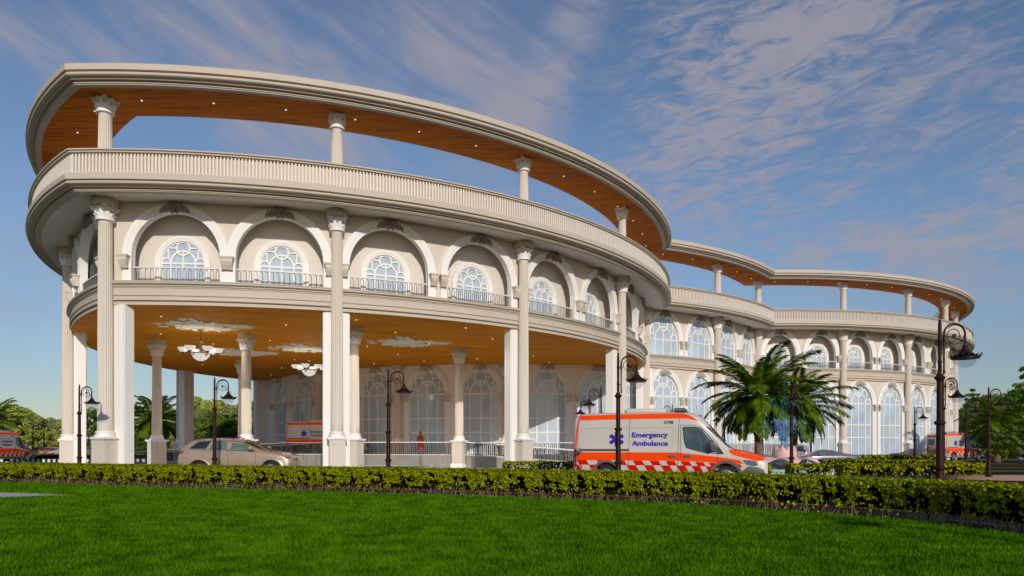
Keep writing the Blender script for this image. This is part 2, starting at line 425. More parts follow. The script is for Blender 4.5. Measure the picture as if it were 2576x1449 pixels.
# --- roof canopy rings, balcony cornices, parapets, beams
def cornice_prof(z1, h):
    k = h / 0.82
    P = [(1.84, 0), (1.97, -.09), (1.97, -.36), (1.84, -.362), (1.84, -.388)]
    for i in range(7):
        a = PI / 2 - PI * i / 6 * 0.95
        P.append((1.76 + .14 * math.cos(a) * 1.0 + .02, -.495 + .105 * math.sin(a)))
    P += [(1.70, -.605), (1.70, -.665), (1.48, -.668), (1.48, -.725), (1.56, -.73), (1.56, -.765), (1.52, -.77), (1.50, -.82), (1.24, -.82), (1.24, -.70)]
    return [(o, z1 + z * k) for o, z in P]
for arc in ('L', 'P', 'B', 'C'):
    mb = MB(); sweep(mb, arc, [(-1.66, Z_RT)] + cornice_prof(Z_RT, Z_RT - Z_RS + .06), mi=0)
    sweep(mb, arc, [(-1.66, Z_RS + .02), (-1.66, Z_RT)], mi=1)
    roof = part(mb, 'roof_canopy', ['cornice', 'white'], smooth=32)
    mb = MB(); sweep(mb, arc, [(1.26, Z_RS + .03), (-1.655, Z_RS + .03)])
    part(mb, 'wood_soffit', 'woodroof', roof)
    c, r = ARC[arc]; a0, a1 = span(arc, 0)
    step = 3.3; nn = int((a1 - a0) * r / step)
    for i in range(nn):
        a = a0 + (a1 - a0) * (i + .5) / nn
        if arc == 'C' and a > R(-10) or arc == 'L' and a < R(-190): continue
        d = MB(); d.lathe([(.05, 0), (.05, .03)], 10)
        part(d, 'downlight', 'downlight', roof, (c.x + (r - .1) * math.cos(a), c.y + (r - .1) * math.sin(a), Z_RS + .005))
    # balcony cornice + white soffit behind it
    mb = MB(); sweep(mb, arc, cornice_prof(Z_CT, Z_CT - Z_SOF + .16))
    sweep(mb, arc, [(1.84, Z_CT), (1.2, Z_CT + .02), (-1.0, Z_CT + .02)])
    cor = part(mb, 'balcony_cornice', 'cornice', smooth=32)
    mb = MB(); sweep(mb, arc, [(1.26, Z_SOF + (.0 if arc in 'PL' else .006)), (-3.2, Z_SOF + (.0 if arc in 'PL' else .006))])
    part(mb, 'plaster_soffit', 'soffit', cor)
    # parapet: backing wall, ribs and coping
    mb = MB(); sweep(mb, arc, [(1.60, Z_CT), (1.60, Z_BT - .13)], mi=0)
    sweep(mb, arc, [(1.60, Z_BT - .16), (1.80, Z_BT - .15), (1.80, Z_BT - .10), (1.76, Z_BT - .095), (1.76, Z_BT - .075), (1.86, Z_BT - .06), (1.86, Z_BT), (1.35, Z_BT), (1.35, Z_CT)], mi=2)
    sweep(mb, arc, [(1.60, Z_CT + .10), (1.72, Z_CT + .10), (1.74, Z_CT)], mi=2)
    a0, a1 = span(arc, 1.66); n = int((a1 - a0) * (r + 1.66) / 0.158)
    for i in range(n):
        a = a0 + (a1 - a0) * (i + .5) / n
        p = Vector((c.x + (r + 1.655) * math.cos(a), c.y + (r + 1.655) * math.sin(a), (Z_CT + .10 + Z_BT - .16) / 2))
        mb.box(p, (.10, .078, Z_BT - Z_CT - .26), 1, rz=a)
    part(mb, 'balcony_parapet', ['cornice', 'rib', 'cornice'])
    # storey beam
    t = Z_FL2
    bp = [(-1.3, t), (.02, t), (.02, t - .04)]
    for i in range(6):
        q = PI / 2 - PI * i / 5; bp.append((-.05 + .10 * math.cos(q), t - .11 + .07 * math.sin(q)))
    bp += [(-.10, t - .19), (-.06, t - .20), (-.06, t - .25), (-.12, t - .26), (-.12, t - .32), (-.16, t - .33), (-.16, t - .62), (-.10, t - .64), (-.10, t - .70), (-.16, t - .72),
           (-.16, t - .86), (-.10, t - .88), (-.10, t - .93), (-.24, t - .94), (-.24, t - .98), (-.20, t - .99), (-.20, t - 1.14)]
    mb = MB(); sweep(mb, arc, bp); 
    beam = part(mb, 'storey_beam', 'cornice', smooth=32)
    mb = MB(); sweep(mb, arc, [(-.20, t - 1.14), (-.9, t - 1.14)])
    part(mb, 'wood_underside', 'wood', beam)

# --- slabs: floor deck, terrace decks (closed so that no light falls through)
def poly_slab(pts, z0, z1): 
    mb = MB(); mb.prism([(p.x, p.y) for p in pts], z0, z1); return mb
def lens(off): 
    a = arc_pts('L', off, 0, 48)[:-1]; b = arc_pts('P', off, 0, 48); return a + b
part(poly_slab(lens(1.3), Z_SOF + .012, Z_CT - .05), 'terrace_deck', ['soffit'])
ceil = part(poly_slab(lens(-.75), Z_CEIL + .004, Z_CEIL + .3), 'portico_ceiling', ['wood'])
part(poly_slab(lens(-.6), Z_FL2 - .5, Z_FL2 - .05), 'loggia_floor', ['soffit'])
def disc(c, r, z0, z1, n=96): return poly_slab([Vector((c.x + r * math.cos(2 * PI * i / n), c.y + r * math.sin(2 * PI * i / n))) for i in range(n)], z0, z1)
part(disc(Bc, BR - .2, Z_SOF + .02, Z_CT - .06), 'terrace_deck', ['soffit'])
part(disc(Cc, CR - .2, Z_SOF + .03, Z_CT - .07), 'terrace_deck', ['soffit'])
for k in range(7):
    for j in range(7):
        p = K1 + AX * (3.3 + 4.3 * k) + Vector((AX.y, -AX.x)) * (4.6 * (j - 3))
        if (p - Pc).length < PR - 1.5 and (p - Lc).length < LR - 1.5 and (p - Bc).length > BR + .4:
            d = MB(); d.lathe([(.055, 0), (.055, .03)], 10); dl_ = part(d, 'downlight', 'downlight', ceil, (p.x, p.y, Z_CEIL - .022))
            if (k + j) % 2 == 0 and (p - Bc).length > BR + 3.8:
                l_ = bpy.data.lights.new('downlight_beam', 'SPOT'); l_.energy = 270; l_.spot_size = R(150); l_.spot_blend = 1.0; l_.shadow_soft_size = .08; l_.color = (1, .95, .88); lo_ = bpy.data.objects.new('downlight_beam', l_); COL.objects.link(lo_); lo_.parent = dl_; lo_.location = (0, 0, -.06)

# --- arches -------------------------------------------------------------
def arch_curve(a, b, zs, zf, nj=3, na=22, extra=()):
    pts = [(-a, zf + (zs - zf) * i / nj) for i in range(nj)]
    th = sorted([PI * (1 - i / na) for i in range(na + 1)] + list(extra), reverse=True)
    pts += [(a * math.cos(t), zs + b * math.sin(t)) for t in th]
    pts += [(a, zs - (zs - zf) * (i + 1) / nj) for i in range(nj)]
    return pts
def wall_panel(mb, P3, sc_, sl, sr, z0, z1, a, b, zs, off, depth, zf=None):
    zf = z0 if zf is None else zf
    ex = []
    for s_ in (sl, sr):
        t = math.atan2((z1 - zs) / b, (s_ - sc_) / a); ex.append(t)
    inn = arch_curve(a, b, zs, zf, extra=ex); rows_i = []; rows_o = []; rows_d = []
    for (x, z) in inn:
        if z <= zs + 1e-6 and abs(abs(x) - a) < 1e-6:
            o = (sl if x < 0 else sr, z)
        else:
            dx, dz = x / a, (z - zs) / b
            k = []
            if dz > 1e-6: k.append((z1 - zs) / (dz * b))
            if dx > 1e-6: k.append((sr - sc_) / (dx * a))
            if dx < -1e-6: k.append((sl - sc_) / (dx * a))
            q = min(k); o = (sc_ + dx * a * q, zs + dz * b * q)
        rows_i.append(P3(sc_ + x, off, z)); rows_o.append(P3(o[0], off, o[1])); rows_d.append(P3(sc_ + x, off - depth, z))
    mb.loft([rows_o, rows_i], mi=0); mb.loft([rows_i, rows_d], mi=1)
def surround(mb, P3, sc_, a, b, zs, zf, t, steps, off, mi=0):
    rows = []
    for (k, h) in steps:
        rows.append([P3(sc_ + x, off + h, z) for x, z in arch_curve(a + t * k, b + t * k, zs, zf)])
    mb.loft(rows, mi=mi)
STEPS = [(0, -.05), (0, .09), (.27, .092), (.27, .108), (.50, .11), (.50, .126), (1, .13), (1, -.02)]

def ribbon(mb, P3, pts, w, o0, o1, closed=False, mi=0):
    n = len(pts); L = []; Rr = []
    for i in range(n):
        if closed: p, q = pts[(i - 1) % n], pts[(i + 1) % n]
        else: p, q = pts[max(i - 1, 0)], pts[min(i + 1, n - 1)]
        tx, tz = q[0] - p[0], q[1] - p[1]; l = math.hypot(tx, tz) or 1; nx, nz = -tz / l * w / 2, tx / l * w / 2
        if 0 < i < n - 1:   # widen at sharp bends
            a1 = (pts[i][0] - p[0], pts[i][1] - p[1]); a2 = (q[0] - pts[i][0], q[1] - pts[i][1])
            c = (a1[0] * a2[0] + a1[1] * a2[1]) / ((math.hypot(*a1) * math.hypot(*a2)) or 1)
            k = 1 / max(.5, math.sqrt((1 + c) / 2)); nx *= k; nz *= k
        L.append((pts[i][0] + nx, pts[i][1] + nz)); Rr.append((pts[i][0] - nx, pts[i][1] - nz))
    if closed: L.append(L[0]); Rr.append(Rr[0])
    rows = [[P3(x, o0, z) for x, z in L], [P3(x, o1, z) for x, z in L], [P3(x, o1, z) for x, z in Rr], [P3(x, o0, z) for x, z in Rr]]
    mb.loft(rows, mi=mi)
def tracery(mb, P3, a, b, zs, zf, off, w=.095, d=.09, rows=()):
    k = b / a; e = off + d
    X = lambda x, y: (x * a, zs + y * b)
    circ = lambda cx, cy, r, t0, t1, n: [X(cx + r * math.cos(t0 + (t1 - t0) * i / n), cy + r * math.sin(t0 + (t1 - t0) * i / n)) for i in range(n + 1)]
    ribbon(mb, P3, arch_curve(a - w * .3, b - w * .3, zs, zf), w, off, e + .004)
    ribbon(mb, P3, circ(0, .70, .30, 0, 2 * PI, 18)[:-1], w, off, e, closed=True)
    zb = .03
    ribbon(mb, P3, [X(-.55, zb)] + circ(0, zb, .55, PI, 0, 14)[1:], w, off, e + .002)
    for s in (-1, 1):
        ribbon(mb, P3, circ(s * .76, zb + .03, .215, PI if s > 0 else 0, 0 if s > 0 else PI, 8), w * .9, off, e - .002)
        ribbon(mb, P3, [X(s * .31, .71), X(s * .69, .72), X(s * .655, .27)], w * .85, off, e - .004)
        ribbon(mb, P3, [X(s * .55, zb), (s * .55 * a, zf)], w * .9, off, e - .001)
    ribbon(mb, P3, [X(0, zb + .55), (0, zf)], w * .9, off, e - .003)
    ribbon(mb, P3, [X(-1, zb), X(1, zb)], w, off, e + .001)
    ribbon(mb, P3, [(-a, zf + w / 2), (a, zf + w / 2)], w, off, e + .003)
    for q in rows:
        z = zs - (zs - zf) * q; ribbon(mb, P3, [(-a, z), (a, z)], w * .9, off, e + .0015)
def pane_mesh(mb, P3, a, b, zs, zf, off):
    c = arch_curve(a, b, zs, zf); n = len(c) // 2
    l = c[:n + 1] if len(c) % 2 else c[:n]; r = c[::-1][:len(l)]
    mb.loft([[P3(x, off, z) for x, z in l], [P3((x + u) / 2, off, z) for (x, z), (u, w) in zip(l, r)], [P3(x, off, z) for x, z in r]])
def P3for(Rr):
    return lambda s, off, z: Vector(((Rr + off) * math.cos(s / Rr), (Rr + off) * math.sin(s / Rr), z))

def bracket_mb(P3, w, h, d, off, zt):
    mb = MB()
    rows = []
    prof = [(1.0, d, zt), (1.0, d, zt - .10 * h), (.92, d * .92, zt - .12 * h), (.92, d * .92, zt - .17 * h), (.80, d * .80, zt - .2 * h), (.80, d * .86, zt - .34 * h), (.72, d * .84, zt - .5 * h), (.64, d * .6, zt - .75 * h), (.60, d * .42, zt - .93 * h), (.70, d * .5, zt - .94 * h), (.70, d * .5, zt - h)]
    for k, dd, z in prof:
        x = w / 2 * k
        rows.append([P3(-x, off, z), P3(-x, off + dd, z), P3(x, off + dd, z), P3(x, off, z)])
    mb.loft(rows, flip=True); mb.add(rows[0], [(0, 1, 2, 3)]); mb.add(rows[-1], [(3, 2, 1, 0)])
    for i in range(4):   # reeded front
        x = w * .72 * ((i + .5) / 4 - .5)
        pts = [P3(x * k / .8, off + dd + .012, z) for k, dd, z in prof[5:9]]
        mb.tube(pts, w * .07, 5)
    return mb
def ornament_mb(P3, s, off, zc, w, h):
    mb = MB()
    def blob(x, z, rx, rz, rot, ry=.09):
        T = Matrix.Rotation(-rot, 3, 'X')
        p = P3(s + x * w, off + .02, zc + z * h); 
        mb.ball(p, (ry, rx * w, rz * h), 8, 6, T=T)
    for k in range(7):
        a = (k - 3) * .42; blob(math.sin(a) * .11, .10 + math.cos(a) * .26, .040, .26, a, .10)
    blob(0, -.12, .06, .34, 0, .12)
    for sg in (-1, 1):
        blob(sg * .15, .20, .075, .30, sg * .5, .12); blob(sg * .20, .02, .07, .26, sg * .9, .11)
        blob(sg * .28, .06, .055, .25, sg * .2, .10); blob(sg * .34, -.10, .06, .22, sg * .8, .09)
        blob(sg * .395, .0, .04, .20, sg * .1, .08); blob(sg * .44, -.20, .05, .16, sg * 1.0, .08)
        blob(sg * .27, -.22, .09, .10, sg * .5, .08); blob(sg * .10, -.34, .035, .2, sg * .3, .08); blob(sg * .48, -.33, .03, .13, 0, .07)
    return mb
def railing_mb(P3, x0, x1, zf, h, off, pitch=.265, wdt=.145, rad=.017):
    mb = MB(); n = max(1, round((x1 - x0) / pitch)); p = (x1 - x0) / n
    for i in range(n):
        c = x0 + (i + .5) * p; q = wdt / 2; zt = zf + h - .07
        pts = [(c - q, zf), (c - q, zt - .17), (c - q * .8, zt - .08), (c - q * .42, zt - .025), (c, zt), (c + q * .42, zt - .025), (c + q * .8, zt - .08), (c + q, zt - .17), (c + q, zf)]
        mb.tube([P3(x, off, z) for x, z in pts], rad, 4, 0, cap=False)
    m = 6
    for o0, z0, dz in ((.05, zf + h - .06, .06),):
        rows = [[P3(x0 + (x1 - x0) * i / m, off + a * o0, z0 + b * dz) for i in range(m + 1)] for a, b in ((-1, 0), (-1, 1), (1, 1), (1, 0), (-1, 0))]
        mb.loft(rows, mi=1)
    return mb

# kinds of arch bays: dims for the upper loggia of the portico, the upper loggia of the wing, the tall windows
def make_unit(kind, Rr, parent=hosp):
    """returns the list of part objects (at angle 0, circle centre at the origin) of one arched bay"""
    P3 = P3for(Rr); out = []
    if kind == 'logP': a, b, zs, zf, t, w = 2.12, 2.14, 10.78, Z_FL2, .43, 1.38
    elif kind == 'logC': a, b, zs, zf, t, w = 1.62, 2.07, 10.82, Z_FL2, .48, 1.25
    elif kind == 'up': a, b, zs, zf, t, w = 1.62, 2.05, 10.84, Z_FL2, .48, 1.25
    elif kind == 'low': a, b, zs, zf, t, w = 1.62, 2.02, 5.86, .9, .46, 1.25
    else: a, b, zs, zf, t, w = 1.62, 2.02, 5.90, .55, .46, 1.25
    off = -.36
    mb = MB(); surround(mb, P3, 0, a, b, zs, zf, t, STEPS, off)
    s = mb.build('arch_surround', ['white'], parent, OFF, 0, 30); out.append(s)
    for sg in (-1, 1):
        bw = .52 if kind == 'logP' else .46
        m2 = bracket_mb(P3, bw, .62, .34, off + .13, zs - .02); 
        # move sideways by rotating about the circle centre
        m2.v = [tuple(Matrix.Rotation(sg * (a + t * .52 + (.06 if kind == 'logP' else .0)) / Rr, 3, 'Z') @ Vector(p)) for p in m2.v]
        m2.build('bracket', 'beige', s, smooth=40)
    top = zs + b + t
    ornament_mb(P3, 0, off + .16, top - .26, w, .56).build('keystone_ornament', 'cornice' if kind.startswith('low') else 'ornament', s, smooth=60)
    if kind in ('logP', 'logC'):
        railing_mb(P3, -a + .02, a - .02, zf, .76, off - .06).build('balcony_railing', ['steel', 'railwhite'], parent, OFF, 0); out.append(COL.objects[-1])
        ga = 1.13 if kind == 'logP' else 1.10; gb = ga; gz = 10.63 if kind == 'logP' else 10.84; go = -1.28
        m3 = MB(); surround(m3, P3, 0, ga, gb, gz, zf, .27, STEPS, go + .02, 0); tracery(m3, P3, ga, gb, gz, zf, go - .06, .085, .1)
        wv = m3.build('arched_window', ['white'], parent, OFF, 0, 30); out.append(wv)
        m4 = MB(); pane_mesh(m4, P3, ga, gb, gz, zf, go - .02); m4.build('pane', 'pane', wv)
    else:
        rows = () if kind == 'up' else (.40, .64)
        m3 = MB(); tracery(m3, P3, a, b, zs, zf, off - .24, .095 if kind == 'up' else .115, .10, rows)
        wv = m3.build('arched_window', ['white'], parent, OFF, 0, 30); out.append(wv)
        m4 = MB(); pane_mesh(m4, P3, a, b, zs, zf, off - .19); m4.build('pane', 'pane', wv)
    return out, (a, b, zs, zf)

def place_units(kind, arc, angles):
    c, r = ARC[arc]; key = (kind, round(r, 3))
    for i, a in enumerate(angles):
        if key not in UNITS:
            UNITS[key] = make_unit(kind, r); objs = UNITS[key][0]
        else: objs = [pcopy(o) for o in UNITS[key][0]]
        for o in objs: o.location = Vector((c.x, c.y, 0)) + OFF; o.rotation_euler = (0, 0, a)
    return UNITS[key][1]
UNITS = {}
def wall(arc, angles, dims, z0, z1, a_lo, a_hi, off=-.36, depth=.28, mats=('beige', 'white'), name='facade_wall', recess=None):
    c, r = ARC[arc]; a, b, zs, zf = dims; P3 = P3for(r); mb = MB()
    cc = Vector((c.x, c.y, 0)); Q = lambda s, o, z: cc + P3(s, o, z)
    S = [t * r for t in angles]; n = len(S)
    half = min([S[i + 1] - S[i] for i in range(n - 1)] or [2 * a + 1.4]) / 2
    half = max(half, a + .35)
    edges = []
    for i in range(n):
        lo = S[i] - half if i == 0 or S[i] - S[i - 1] > 2 * half + .01 else (S[i] + S[i - 1]) / 2
        hi = S[i] + half if i == n - 1 or S[i + 1] - S[i] > 2 * half + .01 else (S[i] + S[i + 1]) / 2
        edges.append((lo, hi)); wall_panel(mb, Q, S[i], lo, hi, z0, z1, a, b, zs, off, depth, zf)
        if zf > z0 + .01: strip(mb, Q, lo, hi, z0, zf, off)
    cur = a_lo * r
    for lo, hi in edges + [(a_hi * r, a_hi * r)]:
        if lo - cur > .01: strip(mb, Q, cur, lo, z0, z1, off)
        cur = hi
    return part(mb, name, list(mats))
def strip(mb, Q, s0, s1, z0, z1, off):
    n = max(1, int((s1 - s0) / .8)); mb.loft([[Q(s0 + (s1 - s0) * i / n, off, z1) for i in range(n + 1)], [Q(s0 + (s1 - s0) * i / n, off, z0) for i in range(n + 1)]])

# column angles
aK = ang(Pc, K1); P_COL = [aK + R(20.35) * i for i in range(4)]; P_COL[1] = R(-71.3); P_COL[2] = R(-50.9); P_COL[3] = R(-30.6)
aL = ang(Lc, K1); L_COL = [aL - R(21.2) * i for i in (1, 2, 3)]
B_COL = [R(-68.0), R(-51.8), R(-35.4)]
C_COL = [R(-78.3), R(-62.6), R(-47.0), R(-31.9), R(-16.5), R(-1)]
P_ARCH = [R(t) for t in (-85.7, -76.45, -66.15, -56.15, -45.8, -35.7, -25.6, -16.6)]
_ax = math.atan2(AX.y, AX.x); L_ARCH = sorted([aL - (t - aK) * PR / LR for t in P_ARCH])
B_UP = [R(t) for t in (-63.95, -55.85, -47.7, -39.6)]
C_ARCH = [R(t) for t in (-90.0, -82.3, -74.3, -66.6, -58.7, -51.0, -43.3, -35.6, -27.8, -20.2, -12.4, -4.8)]
def px_ang(c, r, px):      # angle of the near crossing of a picture column's vertical plane with the circle
    u = (px - 1288) / F; A = u * u + 1; Bq = -2 * (u * c.x + c.y); Cq = c.x ** 2 + c.y ** 2 - r * r
    Y = (-Bq - math.sqrt(Bq * Bq - 4 * A * Cq)) / (2 * A); return math.atan2(Y - c.y, u * Y - c.x)
B_LOW = [px_ang(Bc, BR - .36, p) for p in (705, 763, 852, 947, 1074, 1208, 1377, 1504, 1592)]
a0P, a1P = span('P', -.36); a0L, a1L = span('L', -.36); a0B, a1B = span('B', -.36); a0C, a1C = span('C', -.36)
d = place_units('logP', 'P', P_ARCH); wall('P', P_ARCH, d, Z_FL2, Z_SOF, a0P, a1P)
place_units('logP', 'L', L_ARCH); wall('L', L_ARCH, d, Z_FL2, Z_SOF, a0L, a1L)
dl = (1.13, 1.13, 10.63, Z_FL2)
for arc, aa, lo, hi in (('P', P_ARCH, *span('P', -1.28)), ('L', L_ARCH, *span('L', -1.28))):
    wall(arc, aa, dl, Z_FL2, Z_SOF, lo, hi, off=-1.28, depth=.14, mats=('recess', 'white'), name='loggia_wall')
d = place_units('up', 'B', B_UP); wall('B', B_UP, d, Z_FL2, Z_SOF, a0B, a1B)
d = place_units('low', 'B', B_LOW + B_UP); wall('B', B_LOW, d, 0, Z_CEIL + .01, R(-178), R(-68.1), mats=('soffit', 'white')); wall('B', B_UP, d, 0, Z_CEIL + .01, R(-68.1), a1B)
d = place_units('logC', 'C', C_ARCH); wall('C', C_ARCH, d, Z_FL2, Z_SOF, a0C, R(40))
wall('C', C_ARCH, (1.10, 1.10, 10.84, Z_FL2), Z_FL2, Z_SOF, *[span('C', -1.28)[0], R(40)], off=-1.28, depth=.14, mats=('recess', 'white'), name='loggia_wall')
d = place_units('lowC', 'C', C_ARCH); wall('C', C_ARCH, d, 0, Z_CEIL + .01, a0C, R(40))

# --- columns --------------------------------------------------------------
def fluted(mb, r0, r1, z0, z1, nf=20, plain=.35, mi=0):
    n = nf * 6; rows = []
    def ring(r, z, f):
        return [Vector((r * (1 - f * (0, .035, .085, .10, .085, .035)[i % 6]) * math.cos(2 * PI * i / n), r * (1 - f * (0, .035, .085, .10, .085, .035)[i % 6]) * math.sin(2 * PI * i / n), z)) for i in range(n)]
    rad = lambda z: r0 + (r1 - r0) * (z - z0) / (z1 - z0)
    for z, f in ((z0, 0), (z0 + plain, 0), (z0 + plain + .05, 1), ((z0 + z1) / 2, 1), (z1 - .25, 1), (z1 - .2, 0), (z1, 0)): rows.append(ring(rad(z), z, f))
    mb.loft(rows, close=True, mi=mi)
def capital_mb(r, z0, h, s=1.0):
    mb = MB(); H = h
    mb.lathe([(r * 1.0, z0 - .02), (r * 1.28, z0), (r * 1.30, z0 + .04), (r * 1.28, z0 + .08), (r * 1.08, z0 + .09)], 28)
    bell = [(r * 1.06, z0 + .08), (r * 1.04, z0 + H * .4), (r * 1.16, z0 + H * .7), (r * 1.5, z0 + H * .9)]
    mb.lathe(bell, 24)
    def leaf(a, zb, hl, w, out):
        ro = [];
        for i in range(6):
            t = i / 5; rr = r * (1.08 + .10 * t) + out * (t ** 2.2) - (out * .25 if t == 1 else 0); z = zb + hl * (t if t < 1 else .93)
            ww = w * (1 - .55 * t ** 2) * (.8 + .4 * math.sin(PI * min(1, t * 1.2)))
            ro.append([Vector((rr + e, k * ww, z)) for k, e in ((-1, 0), (-.5, .03), (0, .05), (.5, .03), (1, 0))])
        q = Matrix.Rotation(a, 3, 'Z'); ro = [[q @ p for p in rw] for rw in ro]
        mb.loft(ro); mb.loft([[p * 1 - (q @ Vector((.03, 0, 0))) for p in rw] for rw in ro], flip=True)
    for k in range(8): leaf(2 * PI * k / 8, z0 + .08, H * .40, r * .40, r * .26)
    for k in range(8): leaf(2 * PI * (k + .5) / 8, z0 + .08, H * .68, r * .36, r * .36)
    for k in range(4):
        a = PI / 4 + PI / 2 * k; q = Matrix.Rotation(a, 3, 'Z')
        for sg in (-1, 1):       # corner scrolls
            pts = [];
            for i in range(14):
                t = i / 13; th = t * 3.3 * PI; rr = r * .27 * (1 - t * .8)
                pts.append(q @ Vector((r * 1.52 + rr * math.cos(th) * .8, sg * r * .14, z0 + H * .76 + rr * math.sin(th))))
            mb.tube(pts, r * .075, 5)
            mb.tube([q @ Vector((r * 1.1, sg * r * .55, z0 + H * .45)), q @ Vector((r * 1.25, sg * r * .35, z0 + H * .7)), q @ Vector((r * 1.6, sg * r * .15, z0 + H * .86))], r * .08, 5)
        q2 = Matrix.Rotation(PI / 2 * k, 3, 'Z')
        mb.ball(q2 @ Vector((r * 1.42, 0, z0 + H * .93)), (r * .16, r * .16, r * .16), 8, 6)
        for sg in (-1, 1):
            pts = [q2 @ Vector((r * 1.25 + .03, sg * r * (.14 + .16 * math.cos(t)), z0 + H * .70 + r * .15 * math.sin(t))) for t in [i * .55 for i in range(10)]]
            mb.tube(pts, r * .06, 5)
    ab = []
    for k in range(4):            # abacus with hollowed sides
        a = PI / 4 + PI / 2 * k
        c0 = Vector((r * 1.98 * math.cos(a), r * 1.98 * math.sin(a))); c1 = Vector((r * 1.98 * math.cos(a + PI / 2), r * 1.98 * math.sin(a + PI / 2)))
        d0 = c0 - c0.orthogonal().normalized() * 0
        t = Vector((-c0.y, c0.x)).normalized()
        ab.append(c0 - t * r * .12); ab.append(c0 + t * r * .12)
        for i in range(1, 6):
            u = i / 6; p = c0.lerp(c1, u); p -= p.normalized() * r * .30 * math.sin(PI * u); ab.append(p)
    mb.prism([(p.x, p.y) for p in ab], z0 + H * .89, z0 + H)
    return mb
def pedestal_mb(z_cap, wd=.78):
    mb = MB(); h = wd / 2
    def sq(w, z0, z1, mi): mb.box((0, 0, (z0 + z1) / 2), (w, w, z1 - z0), mi)
    sq(wd + .16, 0, .22, 1); sq(wd + .08, .222, .30, 1); sq(wd, .302, z_cap - .16, 0)
    for k in range(4):            # raised frame round a recessed panel
        q = Matrix.Rotation(PI / 2 * k, 4, 'Z')
        for c, dd in (((h + .008, 0, z_cap - .28), (.016, wd * .8, .06)), ((h + .008, 0, .42), (.016, wd * .8, .06)), ((h + .008, wd * .37, (z_cap + .14) / 2), (.0155, .06, z_cap - .75)), ((h + .008, -wd * .37, (z_cap + .14) / 2), (.0155, .06, z_cap - .75))):
            mb.box(c, dd, 0, T=q)
    sq(wd + .07, z_cap - .158, z_cap - .10, 1); sq(wd + .2, z_cap - .098, z_cap, 1)
    b = .31 * wd / .78
    mb.lathe([(b * 1.36, z_cap + .001), (b * 1.40, z_cap + .05), (b * 1.36, z_cap + .10), (b * 1.16, z_cap + .12), (b * 1.14, z_cap + .17), (b * 1.24, z_cap + .19), (b * 1.26, z_cap + .23), (b * 1.20, z_cap + .27), (b * 1.0, z_cap + .29)], 28, mi=1)
    return mb
def make_column(kind):
    if kind == 'tall': r0, r1, zt, hd, hc = .315, .275, Z_SOF, .40, .66
    elif kind == 'hall': r0, r1, zt, hd, hc = .31, .27, Z_CEIL, .36, .66
    else: r0, r1, zt, hd, hc = .31, .265, Z_RS + .03, 0, .72
    mb = MB(); zc = zt - hd - hc
    if kind == 'terrace': fluted(mb, r0, r1, Z_CT, zc)
    else: fluted(mb, r0, r1, 2.2, zc)
    s = mb.build('column', 'beige', hosp, OFF, 0, 50)
    capital_mb(r1 * 1.08, zc, hc).build('capital', 'white', s, smooth=45)
    if hd:
        m = MB(); m.lathe([(.52, zt - hd), (.545, zt - hd + .02), (.545, zt - .001)], 32); m.build('impost_disc', 'cornice', s, smooth=40)
        pedestal_mb(1.92).build('pedestal', ['beige', 'white'], s, smooth=40)
    return s
CP = {}
def put_col(kind, p, rz, sxy=1.0):
    if kind not in CP: CP[kind] = o = make_column(kind)
    else: o = pcopy(CP[kind])
    o.location = Vector((p[0], p[1], 0)) + OFF; o.rotation_euler = (0, 0, rz); o.scale = (sxy, sxy, 1)
    return o
def on(arc, a, off=0): c, r = ARC[arc]; return (c.x + (r + off) * math.cos(a), c.y + (r + off) * math.sin(a))
put_col('tall', K1, _ax + PI, 1.12); put_col('terrace', K1, _ax + PI, 1.1)
COLS = [('P', a) for a in P_COL[1:]] + [('L', a) for a in L_COL] + [('B', a) for a in B_COL] + [('C', a) for a in C_COL]
for arc, a in COLS:
    put_col('tall', on(arc, a), a)
    if arc != 'L' or a > R(-185): put_col('terrace', on(arc, a), a)
for px, yt in ((395, 856), (620, 840), (1155, 877), (891, 822.6), (608.7, 907)):
    Y = F * (Z_CEIL - CH) / (1127 - yt); p = at(px, Y); put_col('hall', p, _ax)
for px in (1000, 1273, 800): 
    a = px_ang(Bc, BR + .05, px); put_col('hall', on('B', a, .05), a)
# white square piers behind the portico columns
def pier(p, rz, w=1.3):
    mb = MB()
    mb.box((-.64, 0, Z_CEIL / 2), (.62, w - .3, Z_CEIL), 0)
    for sg in (-1, 1):
        mb.box((-.66, sg * (w / 2 - .10), Z_CEIL / 2), (.60, .16, Z_CEIL), 0); mb.box((-.68, sg * (w / 2 - .01), Z_CEIL / 2), (.54, .05, Z_CEIL), 0)
    part(mb, 'portico_pier', 'white', None, (p[0], p[1], 0), rz)
pier(K1, _ax + PI, 1.5)
for arc, a in [('P', t) for t in P_COL[1:]] + [('L', t) for t in L_COL]: pier(on(arc, a), a)
for arc in ('P', 'L'):
    a = span(arc, 0)[1 if arc == 'P' else 0]; pier(on(arc, a + (-.02 if arc == 'P' else .02)), a)
